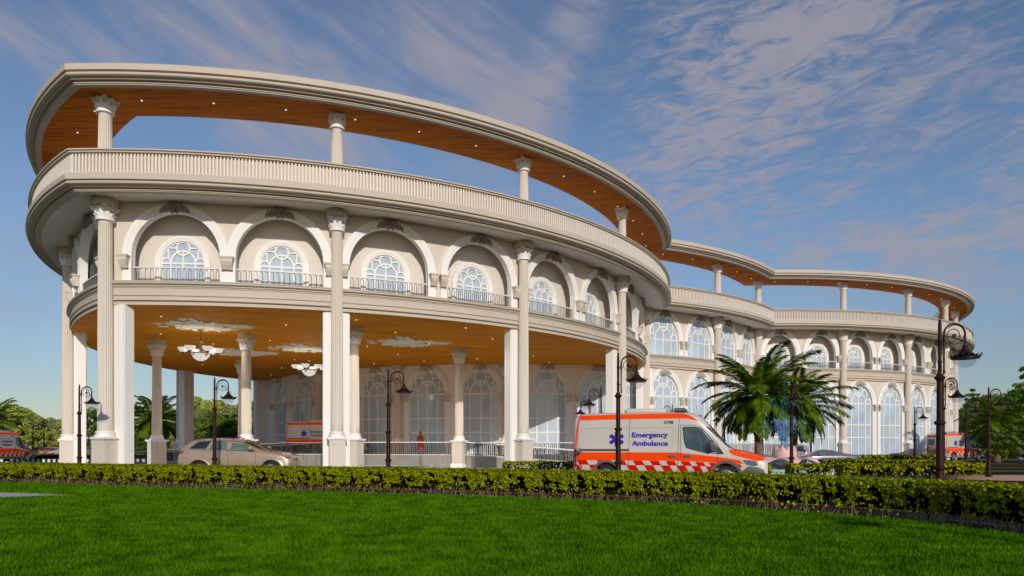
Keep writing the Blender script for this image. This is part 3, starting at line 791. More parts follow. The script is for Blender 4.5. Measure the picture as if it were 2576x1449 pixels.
# --- ceiling medallions
def medallion():
    mb = MB()
    q = random.Random(5)
    for k in range(150):
        a = q.random() * 2 * PI; rr = q.random() ** .6
        lobes = 1 + .16 * math.cos(4 * a)
        x, y = 2.35 * rr * math.cos(a) * lobes, 1.75 * rr * math.sin(a) * lobes
        if .45 < rr < .62 and q.random() < .55: continue
        s = .10 + .20 * q.random() * (1.15 - rr * .6)
        T = Matrix.Rotation(a + q.uniform(-.6, .6), 3, 'Z')
        pl = [(s * 1.5 * math.cos(t) * (1 + .2 * math.cos(3 * t)), s * .8 * math.sin(t)) for t in [i * PI / 5 for i in range(10)]]
        h = .05 + .05 * q.random()
        m2 = MB(); m2.prism(pl, -h, 0); mb.add([T @ Vector(v) + Vector((x, y, 0)) for v in m2.v], m2.f)
    for r0 in (.95, 1.35):
        n = 32; mb.tube([(r0 * 1.1 * math.cos(2 * PI * i / n), r0 * .85 * math.sin(2 * PI * i / n), -.06) for i in range(n + 1)], .06, 6)
    mb.lathe([(.02, -.14), (.45, -.10), (.62, 0)], 20)
    return mb
MED = [(510, 818), (600, 887), (768, 876), (1025, 861)]
MEDP = []
for i, (px, yy) in enumerate(MED):
    Y = F * (Z_CEIL - CH) / (1127 - yy); p = at(px, Y); MEDP.append(p)
    if i == 0: med0 = part(medallion(), 'ceiling_medallion', 'medal', None, (p.x, p.y, Z_CEIL), .1, 30)
    else: pcopy(med0, (p.x, p.y, Z_CEIL))
# --- podium with ramps, under the building
def ringsec(a0, a1, r0, r1, z0, z1, n=40, mi=0, top_mi=1):
    mb = MB(); c = Bc
    zz = (lambda t: z1) if not isinstance(z1, tuple) else (lambda t: z1[0] + (z1[1] - z1[0]) * t)
    I = []; O = []; Ib = []; Ob = []
    for i in range(n + 1):
        t = i / n; a = a0 + (a1 - a0) * t
        for lst, r, z in ((I, r0, zz(t)), (O, r1, zz(t)), (Ib, r0, z0), (Ob, r1, z0)): lst.append(Vector((c.x + r * math.cos(a), c.y + r * math.sin(a), z)))
    mb.loft([O, I], mi=top_mi); mb.loft([Ob, O], mi=mi); mb.loft([I, Ib], mi=mi)
    mb.add([Ib[0], Ob[0], O[0], I[0]], [(0, 1, 2, 3)], mi); mb.add([Ib[-1], Ob[-1], O[-1], I[-1]], [(3, 2, 1, 0)], mi)
    return mb
PZ = .88; rP = 39.3
AA = [px_ang(Bc, rP, 700), px_ang(Bc, rP, 1172)]
pod = part(ringsec(AA[0], AA[1], BR - .5, rP, -.1, PZ), 'entrance_podium', ['podium', 'coping'])
part(ringsec(AA[1] + .0005, R(-30), BR - .5, 34.6, -.1, PZ), 'entrance_podium', ['podium', 'coping'])
part(ringsec(R(-165), AA[0] - .0005, BR - .5, 34.6, -.1, PZ), 'entrance_podium', ['podium', 'coping'])
part(ringsec(AA[1] + .001, AA[1] + R(17), 35.2, rP, -.1, (PZ - .003, .03)), 'access_ramp', ['podium', 'coping'])
RA = Vector((Bc.x + rP * math.cos(AA[0]), Bc.y + rP * math.sin(AA[0]))); RE = Vector((-34.2, 58.6)); rt = (RE - RA).normalized(); rn = Vector((rt.y, -rt.x)) * 4.1
rq = lambda t, w, z: Vector((RA.x + (RE.x - RA.x) * t + rn.x * w, RA.y + (RE.y - RA.y) * t + rn.y * w, z))
mb = MB(); zr = (PZ - .004, .02)
mb.loft([[rq(t, 0, zr[0] + (zr[1] - zr[0]) * t) for t in (0, .5, 1)], [rq(t, 1, zr[0] + (zr[1] - zr[0]) * t) for t in (0, .5, 1)]], mi=1)
mb.loft([[rq(t, 0, -.1) for t in (0, .5, 1)], [rq(t, 0, zr[0] + (zr[1] - zr[0]) * t) for t in (0, .5, 1)]], mi=0); mb.loft([[rq(t, 1, zr[0] + (zr[1] - zr[0]) * t) for t in (0, .5, 1)], [rq(t, 1, -.1) for t in (0, .5, 1)]], mi=0)
part(mb, 'access_ramp', ['podium', 'coping'])
def curved_rail(a0, a1, r, z0, z1):
    L = abs(a1 - a0) * r
    P3 = lambda s, off, z: Vector((Bc.x + (r + off) * math.cos(a0 + s / r), Bc.y + (r + off) * math.sin(a0 + s / r), z + z0 + (z1 - z0) * s / L))
    part(railing_mb(P3, 0, L, .06, .88, 0, pitch=.30, wdt=.17, rad=.026), 'podium_railing', ['raildark', 'railwhite'])
    cp = MB(); rows = [[P3(L * i / 24, o, z) for i in range(25)] for o, z in ((-.16, 0), (-.16, .06), (.04, .06), (.04, 0))]; cp.loft(rows); part(cp, 'podium_coping', 'coping')
curved_rail(AA[0], AA[1], rP - .06, PZ, PZ)
curved_rail(AA[1], AA[1] + R(17), rP - .06, PZ, .05)
curved_rail(AA[1], AA[1] + R(17), 35.3, PZ, .05)
for w in (.015, .985):
    Lr = (RE - RA).length; P3r = lambda s_, off, z, w=w: rq(s_ / Lr, w, 0) + Vector((rn.x, rn.y, 0)).normalized() * off + Vector((0, 0, z + PZ - (PZ - .05) * s_ / Lr))
    part(railing_mb(P3r, 0, Lr, .02, .88, 0, pitch=.30, wdt=.17, rad=.026), 'podium_railing', ['raildark', 'railwhite'])
curved_rail(AA[1], R(-34), 34.5, PZ, PZ)
curved_rail(R(-160), AA[0], 34.5, PZ, PZ)
# ================================================================== GROUND, ROADS, KERBS
def sheet(name, poly, z, mat, label=None):
    mb = MB(); mb.add([(x, y, z) for x, y in poly], [tuple(range(len(poly)))])
    o = mb.build(name, mat); tag(o, kind='structure'); return o
def catmull(P, n=10):
    P = [Vector(p) for p in P]; out = []
    for i in range(len(P) - 1):
        a, b, c, d = P[max(i - 1, 0)], P[i], P[i + 1], P[min(i + 2, len(P) - 1)]
        for k in range(n):
            t = k / n; out.append(.5 * ((2 * b) + (c - a) * t + (2 * a - 5 * b + 4 * c - d) * t * t + (3 * b - a - 3 * c + d) * t ** 3))
    out.append(P[-1]); return out
def offset_line(P, d):
    out = []
    for i in range(len(P)):
        t = (P[min(i + 1, len(P) - 1)] - P[max(i - 1, 0)]); t = Vector((t.x, t.y)).normalized(); out.append(Vector((P[i].x - t.y * d, P[i].y + t.x * d)))
    return out
def band(name, line, d0, d1, z, mat, z0=None, kind='structure'):
    a, b = offset_line(line, d0), offset_line(line, d1); mb = MB()
    mb.loft([[(p.x, p.y, z) for p in b], [(p.x, p.y, z) for p in a]])
    if z0 is not None:
        mb.loft([[(p.x, p.y, z) for p in a], [(p.x, p.y, z0) for p in a]]); mb.loft([[(p.x, p.y, z0) for p in b], [(p.x, p.y, z) for p in b]])
    o = mb.build(name, mat); tag(o, kind=kind); return o
HL = catmull([(-34, 29.6), (-26, 27.6), (-19.0, 25.4), (-15.7, 24.1), (-10.86, 21.9), (-7.3, 20.75), (-4.79, 19.6), (0, 17.6), (4.1, 15.4), (5.2, 14.2), (6.1, 13.2), (6.97, 11.9), (7.5, 10.0), (7.98, 8.0), (8.45, 6.0), (8.9, 4.0), (9.35, 2.0), (9.8, 0.0), (10.2, -2)], 10)
HL = [Vector((p.x, p.y)) for p in HL]
sheet('ground', [(-900, -60), (900, -60), (900, 1500), (-900, 1500)], 0, 'field')
sheet('road', [(-95, -20), (95, -20), (95, 76), (-95, 76)], .004, 'asphalt')
sheet('forecourt_paving', [(Pc.x + 0, Pc.y)] and [(p.x, p.y) for p in lens(1.2)], .012, 'paving')
fl = offset_line(HL, -.06)
lawn = sheet('lawn', [(p.x, p.y) for p in fl] + [(10, -12), (-60, -12), (-60, 36)], .10, 'lawn')
band('kerb', HL, 1.26, 1.36, .06, 'kerb', .0)
band('planting_strip', HL, -.06, 1.25, .09, 'soil')
band('road_line', HL, 3.1, 3.24, .012, 'yellow')
for Y, x0, x1 in ((40.5, 27.6, 90), (47.0, 30, 90), (54.2, 36, 90), (60.5, 40, 90), (60, -90, -22), (74.5, -90, -30)):
    sheet('road_line', [(x0, Y), (x1, Y), (x1, Y + .55), (x0, Y + .55)], .012, 'yellow')
sheet('pavement', [(19.4, 30.6), (20.6, 28.9), (23, 27.2), (27, 26.0), (40, 25.2), (40, 33.0), (27.5, 34.6), (23, 34.9), (20.5, 33.5)], .014, 'brickpave')
sheet('bare_ground_patch', [(p[0], p[1]) for p in ((-21, 20.4), (-16.5, 19.7), (-14.6, 19.35), (-13.2, 18.95), (-12.4, 18.6), (-11.8, 18.3), (-12.5, 17.9), (-13.1, 17.35), (-13.9, 16.9), (-15, 16.5), (-17, 16.1), (-21, 15.8))], .135, 'sand')
# painted black and white kerbs of the left traffic island
def striped_kerb(p0, p1, h=.30, pitch=.24):
    p0, p1 = Vector(p0), Vector(p1); L = (p1 - p0).length; n = int(L / pitch); t = (p1 - p0) / n; mb = MB(); a = math.atan2(t.y, t.x)
    for i in range(n):
        c = p0 + t * (i + .5); mb.box((c.x, c.y, h / 2), (t.length - .004, .22, h), i % 2, rz=a)
    o = mb.build('kerb', ['whitepaint', 'blackpaint']); tag(o, kind='structure')
striped_kerb((-75, 63.5), (-41.5, 66.3)); striped_kerb((-41.4, 66.32), (-36, 68)); striped_kerb((-60, 86.2), (-24, 86.2))
sheet('lawn_far', [(-75, 64), (-41.4, 66.8), (-34, 69), (-33, 86), (-75, 86)], .05, 'field')

# round lawn ring by the podium
mb = MB(); n = 40
c = at(955, 41.5)
mb.lathe([(3.25, 0), (3.25, .22), (3.0, .24), (3.0, .1)], 48, (c.x, c.y, .012), cap=False); o = mb.build('kerb', 'kerb'); tag(o, kind='structure')
mb = MB(); mb.add([(c.x + 3.02 * math.cos(2 * PI * i / n), c.y + 3.02 * math.sin(2 * PI * i / n), .14) for i in range(n)], [tuple(range(n))]); o = mb.build('lawn_bed', 'lawn'); tag(o, kind='structure')
RING_C = c

# grass blades of the near lawn (one mass)
def grass(name, inside, N, box, zb, dens=True, h=(.035, .09)):
    x0, x1, y0, y1 = box
    P = np.empty((0, 2))
    while len(P) < N:
        k = N
        y = (y0 * (y1 / y0) ** rng.random(k)) if dens else rng.uniform(y0, y1, k)
        x = rng.uniform(-1, 1, k) * (y * .78 + 1.2) if dens else rng.uniform(x0, x1, k)
        q = np.c_[x, y]; P = np.vstack([P, q[inside(q)]])
    P = P[:N]; d = P[:, 1:2] if dens else np.full((N, 1), 40.0)
    H = (h[0] + (h[1] - h[0]) * rng.random((N, 1))); W = .0042 + .00075 * d
    a = rng.random((N, 1)) * 2 * PI; t = np.c_[np.cos(a), np.sin(a), np.zeros(N)]
    b = rng.random((N, 1)) * 2 * PI; ln = np.c_[np.cos(b), np.sin(b), np.zeros(N)] * H * (.15 + .5 * rng.random((N, 1)))
    base = np.c_[P, np.full(N, zb)]
    V = np.empty((N, 3, 3)); V[:, 0] = base - t * W; V[:, 1] = base + t * W; V[:, 2] = base + ln + np.c_[np.zeros((N, 2)), H]
    return quads_np(name, V.reshape(-1, 3), 3, 'grass')
hx = np.array([p.x for p in fl]); hy = np.array([p.y for p in fl])
def in_lawn(q):
    pts = np.array([(p.x, p.y) for p in fl] + [(10, -12), (-60, -12), (-60, 36)])
    ins = np.zeros(len(q), bool); j = len(pts) - 1
    for i in range(len(pts)):
        xi, yi = pts[i]; xj, yj = pts[j]
        cnd = ((yi > q[:, 1]) != (yj > q[:, 1])) & (q[:, 0] < (xj - xi) * (q[:, 1] - yi) / (yj - yi + 1e-12) + xi); ins ^= cnd; j = i
    # the bare patch at the left
    e = ((q[:, 0] + 17.6) / 5.6) ** 2 + ((q[:, 1] - 18.05) / 1.6) ** 2
    ins &= (e + .35 * rng.normal(size=len(q)) * .4) > 1.0
    return ins
g = grass('grass', in_lawn, 380000, (0, 0, 6.2, 28), .10)
tag(g, 'short mown bright green lawn grass in the foreground', 'grass', kind='stuff')
g2 = grass('grass', lambda q: ((q - np.array([RING_C.x, RING_C.y])) ** 2).sum(1) < 9, 9000, (RING_C.x - 3, RING_C.x + 3, RING_C.y - 3, RING_C.y + 3), .14, False, (.06, .10))
tag(g2, 'small round bed of green grass inside the stone ring by the podium', 'grass', kind='stuff')

# ================================================================== HEDGES
def hedge(line, w, h, label, leaf=.075, per_m=700, stems=10, foot=.26, twig=.010, cat='hedge', group='clipped hedges along the drive'):
    line = [Vector((p[0], p[1])) for p in line]
    seg = [(line[i + 1] - line[i]).length for i in range(len(line) - 1)]; L = sum(seg); cum = np.concatenate([[0], np.cumsum(seg)])
    X = np.array([p.x for p in line]); Yv = np.array([p.y for p in line])
    o = empty('hedge', (line[len(line) // 2].x, line[len(line) // 2].y, 0)); tag(o, label, cat, group); base = np.array(o.location)
    def pos(s, v):
        x = np.interp(s, cum, X); y = np.interp(s, cum, Yv); e = .05
        tx = np.interp(np.minimum(s + e, L), cum, X) - np.interp(np.maximum(s - e, 0), cum, X); ty = np.interp(np.minimum(s + e, L), cum, Yv) - np.interp(np.maximum(s - e, 0), cum, Yv)
        l = np.hypot(tx, ty) + 1e-9; return x - ty / l * v, y + tx / l * v, np.c_[-ty / l, tx / l, np.zeros(len(s))]
    n = int(L * per_m); s = rng.uniform(0, L, n)
    # shell of leaves: top, both sides, ends, thinner towards the foot
    kind = rng.random(n); per = 2 * (h - foot) + w
    top = kind < w / per * 1.25; side = np.where(rng.random(n) < .5, -1.0, 1.0)
    z = np.where(top, h + rng.normal(0, .022, n), foot + (h - foot) * rng.random(n) ** .62)
    cl = np.sin(s * 7.3 + 1.3 * np.sin(z * 9)) * .5 + np.sin(s * 19.1 + 1.7 + 5 * z) * .45 + .35 * np.sin(z * 31 + s * 3)
    keep = top | (rng.random(n) < np.clip((z - foot) / (h - foot) * 1.2 + 1.15 * cl - .14, .06, 1))
    v = np.where(top, rng.uniform(-.5, .5, n) * w, side * (w / 2 + rng.normal(0, .025, n) - .05 * rng.random(n) * (z < h * .8)))
    low = rng.random(n) < .012; z = np.where(low & ~top, rng.uniform(.06, foot, n), z)
    s, v, z, top, side = s[keep], v[keep], z[keep], top[keep], side[keep]
    x, y, nn = pos(s, v); N = np.where(top[:, None], np.array([0, 0, 1.0]), nn * side[:, None]); N = unit(N + .45 * rng.normal(size=N.shape) + np.array([0, 0, .2]))
    P = np.c_[x, y, z] - base
    m_end = int((w * (h - foot)) * per_m / per * 2)
    for e in (0, L):
        if m_end > 2:
            ss = np.full(m_end, float(e)); vv = rng.uniform(-.5, .5, m_end) * w; xx, yy, _ = pos(ss, vv); zz_ = foot + (h - foot) * rng.random(m_end) ** .7
            tx = np.array([X[1] - X[0], Yv[1] - Yv[0], 0]) * -1 if e == 0 else np.array([X[-1] - X[-2], Yv[-1] - Yv[-2], 0])
            P = np.vstack([P, np.c_[xx, yy, zz_] - base]); N = np.vstack([N, unit(unit(tx[None]) + .7 * rng.normal(size=(m_end, 3)))])
    V = leaf_quads(P, N, leaf, .95, .10)
    quads_np('foliage', V, 4, 'hedge', o)
    # inner leaves, with the shade inside the shell painted in as near-black brown
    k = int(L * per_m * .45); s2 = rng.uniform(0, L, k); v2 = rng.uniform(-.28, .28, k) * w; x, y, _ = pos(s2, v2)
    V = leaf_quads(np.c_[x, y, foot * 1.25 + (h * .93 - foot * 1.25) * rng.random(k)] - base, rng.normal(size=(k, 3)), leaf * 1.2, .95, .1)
    quads_np('inner_foliage', V, 4, 'shadeleaf', o)
    ns = int(L * stems); mb = MB()
    for i in range(ns):
        s0 = np.array([rnd.uniform(0, L)]); v0 = rnd.uniform(-.42, .42) * w
        x, y, nrm = pos(s0, np.array([v0])); tx, ty = nrm[0][1], -nrm[0][0]
        ln = rnd.uniform(-.16, .16); q = rnd.uniform(-.06, .06)
        p0 = Vector((x[0], y[0], .05)) - Vector(base); top_ = p0 + Vector((tx * ln, ty * ln, foot + rnd.uniform(.05, .35) * (h - foot)))
        md = p0.lerp(top_, .5) + Vector((tx * q, ty * q, 0)); mb.tube([p0, md, top_], [twig, twig * .8, twig * .5], 3, cap=False)
    mb.build('stems', 'twig', o)
    return o
hl = offset_line(HL, .50)
i0 = 12; 
hedge(hl[i0:], 1.0, .78, 'long yellow green hedge with bare brown stems curving along the lawn edge', .049, 5600, 60, .22, .009)
def H(pts, label, w=.95, h=.73, **k): return hedge(catmull([(p[0], p[1]) for p in pts], 6), w, h, label, **k)
H([(-.4, 31.6), (3, 31.4), (6.5, 30.4), (8.6, 29.2)], 'clipped hedge half shaded behind the rear of the nearest ambulance', leaf=.09, per_m=420)
H([(9.15, 27.7), (10.35, 27.45)], 'short block of hedge just in front of the nearest ambulance bonnet', leaf=.085, per_m=520, foot=.2)
H([(11.05, 27.3), (12.5, 27.1)], 'short block of hedge in front of the lotus fountain, behind a lamp post', leaf=.085, per_m=520, foot=.2)
H([(13.0, 27.1), (15.2, 27.0), (17, 27.2), (18.6, 27.9), (19.2, 28.6)], 'long hedge right of the fountain ending at the terracotta paving', leaf=.085, per_m=560)
H([(19.5, 29.4), (21.2, 32), (23.6, 36), (26.2, 40.5), (27.6, 43.2)], 'hedge running back from the terracotta paving beside the right road', h=.57, leaf=.1, per_m=300)
H([(27.8, 44.6), (26, 44.9), (23.6, 44.6), (21.0, 44.2)], 'hedge behind the fountain below the grey coupe', h=.57, leaf=.1, per_m=330)
H([(18.2, 40.2), (19.6, 40.0), (21.0, 39.6)], 'short hedge right behind the lotus flower', leaf=.1, per_m=330)
H([(13.2, 42.8), (14.2, 42.6)], 'little hedge between the palm trunk and the lotus flower', leaf=.1, per_m=330)
H([(28.5, 60), (33, 61.2), (38, 63.5), (41, 66.5)], 'far hedge before the tall windows of the right wing', leaf=.14, per_m=170, stems=3)
H([(50, 72), (60, 72.5), (75, 73)], 'dark hedge beyond the right road', h=1.15, leaf=.15, per_m=170, stems=3)
H([(-72, 69.6), (-55, 69.3), (-42.5, 70.6), (-37, 72.4)], 'hedge on the left island beyond the mirrored ambulance', w=4.4, leaf=.15, per_m=640, stems=5)
H([(-70, 84.5), (-50, 84.7), (-26, 84.7)], 'far left hedge behind the parked cars', w=1.6, h=.95, leaf=.17, per_m=200, stems=3)
CH_W = 45.0
# ================================================================== STREET LAMPS
def lamp_parts(parent):
    mb = MB()
    prof = [(.16, 0), (.16, .06), (.11, .10), (.10, .55), (.085, .62), (.085, .88), (.125, .92), (.125, .95), (.078, .99), (.074, 1.90), (.12, 1.94), (.12, 1.97), (.068, 2.01), (.063, 2.86), (.064, 2.90), (.11, 2.955), (.112, 2.985), (.07, 3.02), (.07, 3.06), (.041, 3.07), (.039, 3.30), (.046, 3.31), (.046, 3.36), (.039, 3.37), (.039, 3.80), (.046, 3.81), (.046, 3.86), (.039, 3.87), (.038, 4.19), (.03, 4.20), (.036, 4.215), (.02, 4.235), (.034, 4.25), (.016, 4.262), (.024, 4.28), (.004, 4.30)]
    mb.lathe(prof, 14); mb.build('post', 'lamp', parent, smooth=40)
    mb = MB()
    x0, x1 = .095, .57; r = (x1 - x0) / 2; cx = (x0 + x1) / 2; cz = 3.955
    arc = [(x0, 0, 3.12), (x0, 0, 3.5), (x0, 0, 3.75)] + [(cx - r * math.cos(PI * i / 16), 0, cz + r * math.sin(PI * i / 16)) for i in range(17)] + [(x1, 0, 3.72)]
    mb.tube(arc, [.017] * 2 + [.023] * (len(arc) - 2), 8)
    mb.lathe([(.018, -.02), (.034, 0), (.03, .05), (.036, .09), (.018, .13)], 10, (x0, 0, 3.80)); 
    for zz_ in (3.32, 3.83): mb.tube([(.03, 0, zz_), (x0, 0, zz_)], .013, 6)
    mb.lathe([(.004, 3.045), (.02, 3.06), (.012, 3.075), (.03, 3.09), (.016, 3.105), (.03, 3.12), (.02, 3.15)], 10, (x0, 0, 0))
    inner = [(cx + .02 - (r - .03) * math.cos(PI * i / 14) , 0, cz + (r - .03) * math.sin(PI * i / 14)) for i in range(3, 15)]
    sp = []
    for i in range(34):
        t = i / 33; th = -.15 - t * 3.2 * PI; rr = .195 * (1 - t) ** .75 + .018; sp.append((cx - .005 + rr * math.cos(th) * 1.0, 0, cz - .03 + rr * math.sin(th)))
    mb.tube(inner + sp[:1], .010, 6); mb.tube(sp, .010, 6)
    mb.ball((cx, 0, cz - .03), (.045, .02, .045), 10, 6)
    s2 = []
    for i in range(16):
        t = i / 15; th = PI * .9 + t * 2.4 * PI; rr = .052 * (1 - .8 * t); s2.append((x1 - .065 + rr * math.cos(th), 0, 3.79 + rr * math.sin(th)))
    mb.tube([(x1 - .105, 0, 3.93)] + s2, .007, 5)
    mb.build('arm', 'lamp', parent, smooth=60)
    mb = MB()
    mb.lathe([(.025, 3.74), (.03, 3.70), (.045, 3.69), (.05, 3.66), (.07, 3.645), (.075, 3.62), (.10, 3.58), (.15, 3.53), (.215, 3.475), (.26, 3.44), (.285, 3.425), (.285, 3.40), (.25, 3.395)], 22, (x1, 0, 0))
    for k in range(18):         # cut-out crown round the rim
        a = 2 * PI * k / 18; q = Matrix.Rotation(a, 3, 'Z'); pk = .052 if k % 3 else .085
        p = [Vector((.28, -.045, 3.425)), Vector((.28, .045, 3.425)), Vector((.315 + pk * .45, .02, 3.43 + pk * .8)), Vector((.325 + pk * .5, 0, 3.43 + pk)), Vector((.315 + pk * .45, -.02, 3.43 + pk * .8))]
        mb.add([q @ v + Vector((x1, 0, 0)) for v in p] + [q @ (v - Vector((.008, 0, 0))) + Vector((x1, 0, 0)) for v in p], [(0, 1, 2, 3, 4), (9, 8, 7, 6, 5)])
    for k in range(9):
        a = 2 * PI * k / 9; q = Matrix.Rotation(a, 3, 'Z')
        p = [Vector((.05, -.016, 3.66)), Vector((.05, .016, 3.66)), Vector((.088, 0, 3.72))]
        mb.add([q @ v + Vector((x1, 0, 0)) for v in p], [(0, 1, 2)])
    mb.build('lamp_shade', 'lamp', parent, smooth=40)
    mb = MB(); mb.lathe([(.232, 3.392), (.235, 3.36), (.215, 3.31), (.165, 3.255), (.10, 3.215), (.04, 3.195), (.002, 3.188)], 22, (x1, 0, 0), cap=False)
    mb.build('glass_globe', 'globe', parent, smooth=60)
LAMPS = [  # picture column, picture row of the finial, arm heading, label
    (200, 968, 0, 'curled iron street lamp before the far left portico column'),
    (540, 950, 0, 'curled iron street lamp in front of the champagne SUV'),
    (977, 928, 0, 'curled iron street lamp before the woman in the red dress'),
    (1555, 888, 0, 'curled iron street lamp in front of the nearest ambulance side'),
    (2364, 804, 0, 'tallest looking nearest iron street lamp behind the hedge at right'),
    (1512, 974, 180, 'iron street lamp facing left over the rear roof of the nearest ambulance'),
    (1484, 1005, 180, 'smaller lamp left beside another above the rear roof of the nearest ambulance'),
    (1691, 1018, 180, 'small lamp top peeping over the roof light bar of the nearest ambulance'),
    (1991, 959, 265, 'iron street lamp standing before the lotus fountain with its arm towards the viewer'),
    (2040, 1034, 265, 'iron street lamp right of the second palm near the grey coupe'),
    (2219, 1061, 180, 'far small lamp facing left before the tall windows of the right wing'),
    (2301, 1021, 0, 'iron street lamp facing right beside the last tall window'),
    (2327, 1065, 180, 'small far lamp just left of the right hand ambulance'),
    (2372, 945, 0, 'iron lamp half hidden behind the nearest tall post'),
    (2430, 1000, 0, 'iron lamp in front of the right hand ambulance side'),
    (2487, 974, 0, 'iron lamp beyond the right hand ambulance bonnet against trees'),
    (83, 1062, 0, 'distant lamp at far left beside the mirrored ambulance, nearer of two'),
    (111, 1067, 0, 'distant lamp at far left near the white car, second of two'),
    (502, 1081, 0, 'very distant lamp under the trees behind the champagne SUV'),
    (58, 1085, 180, 'very distant lamp behind the people at far left'),
    (1822, 1030, 180, 'iron street lamp among the palm fronds above the ambulance windscreen'),
]
base = None
for px, yt, hd, lab in LAMPS:
    Y = F * (4.3 - CH) / (1127 - yt); p = at(px, Y)
    if base is None:
        base = o = empty('street_lamp'); lamp_parts(o)
    else: o = copy_tree(base)
    o.location = (p.x, p.y, .01); o.rotation_euler = (0, 0, R(hd)); tag(o, lab, 'street lamp', 'curled iron street lamps')

o = copy_tree(base); o.location = (8.42, 3.3, .01); o.rotation_euler = (0, 0, R(150)); tag(o, 'iron street lamp outside the view whose shadow lies across the lawn', 'street lamp', 'curled iron street lamps')
# ================================================================== CHANDELIERS
def chandelier(o):
    mb = MB(); mb.lathe([(.16, 0), (.16, -.03), (.03, -.05)], 16)
    z = -.05
    i = 0
    while z > -.62:
        T = Matrix.Rotation(PI / 2 * (i % 2), 3, 'Z')
        mb.tube([T @ Vector((.03 * math.cos(t), 0, 0)) + Vector((0, 0, z - .045 + .05 * math.sin(t))) for t in [k * PI / 4 for k in range(9)]], .009, 4); z -= .075; i += 1
    mb.build('chain', 'bronze', o)
    mb = MB(); mb.lathe([(.03, -.60), (.05, -.63), (.15, -.67), (.15, -.70), (.06, -.74), (.03, -.76)], 16)
    mb.tube([(0, 0, -.74), (0, 0, -1.35)], .012, 5)
    for k in range(3):
        a = 2 * PI * k / 3; mb.tube([(.05 * math.cos(a), .05 * math.sin(a), -.72), (.5 * math.cos(a), .5 * math.sin(a), -1.36)], .014, 5)
    mb.build('hanging_rods', 'bronze', o)
    mb = MB(); n = 32; mb.tube([(.55 * math.cos(2 * PI * i / n), .55 * math.sin(2 * PI * i / n), -1.38) for i in range(n + 1)], .035, 6); mb.build('ring', 'gold', o, smooth=60)
    mb = MB(); mb.lathe([(.53, -1.38), (.47, -1.52), (.33, -1.70), (.14, -1.80), (.02, -1.82)], 26); mb.build('glass_bowl', 'shade', o, smooth=50)
    mb = MB(); mb.lathe([(.05, -1.80), (.05, -1.84), (.015, -1.90)], 10); mb.build('finial', 'bronze', o)
    for k in range(6):
        a = 2 * PI * k / 6 + .3; q = Matrix.Rotation(a, 3, 'Z')
        mb = MB(); mb.tube([q @ Vector(p) for p in ((.54, 0, -1.38), (.62, 0, -1.52), (.76, 0, -1.58), (.90, 0, -1.50), (.93, 0, -1.36))], .024, 6); mb.lathe([(.03, -1.40), (.12, -1.36), (.12, -1.33)], 12, tuple(q @ Vector((.93, 0, 0))))
        ar = mb.build('arm', 'bronze', o, smooth=50)
        mb = MB(); c = q @ Vector((.93, 0, 0)); mb.lathe([(.09, -1.34), (.19, -1.28), (.27, -1.17), (.29, -1.06), (.275, -1.06), (.18, -1.24)], 18, tuple(c)); mb.build('glass_shade', 'shade', ar, smooth=50)
ch0 = empty('chandelier'); chandelier(ch0)
for i, (px, yy, lab) in enumerate(((505, 826, 'six armed chandelier with white glass bowls hanging from the left medallion'), (778, 879, 'six armed chandelier with white glass bowls hanging above the ambulance under the portico'))):
    Y = F * (Z_CEIL - CH) / (1127 - yy); p = at(px, Y); o = ch0 if i == 0 else copy_tree(ch0)
    o.location = (p.x, p.y, Z_CEIL - .10); o.rotation_euler = (0, 0, i * .2); tag(o, lab, 'chandelier', 'chandeliers under the portico ceiling')
    for nm, zz_, pw in (('chandelier_light', -1.25, CH_W),):
        l_ = bpy.data.lights.new(nm, 'POINT'); l_.energy = pw; l_.shadow_soft_size = .6; l_.color = (1, .93, .82); lo_ = bpy.data.objects.new(nm, l_); COL.objects.link(lo_); lo_.parent = o; lo_.location = (0, 0, zz_)
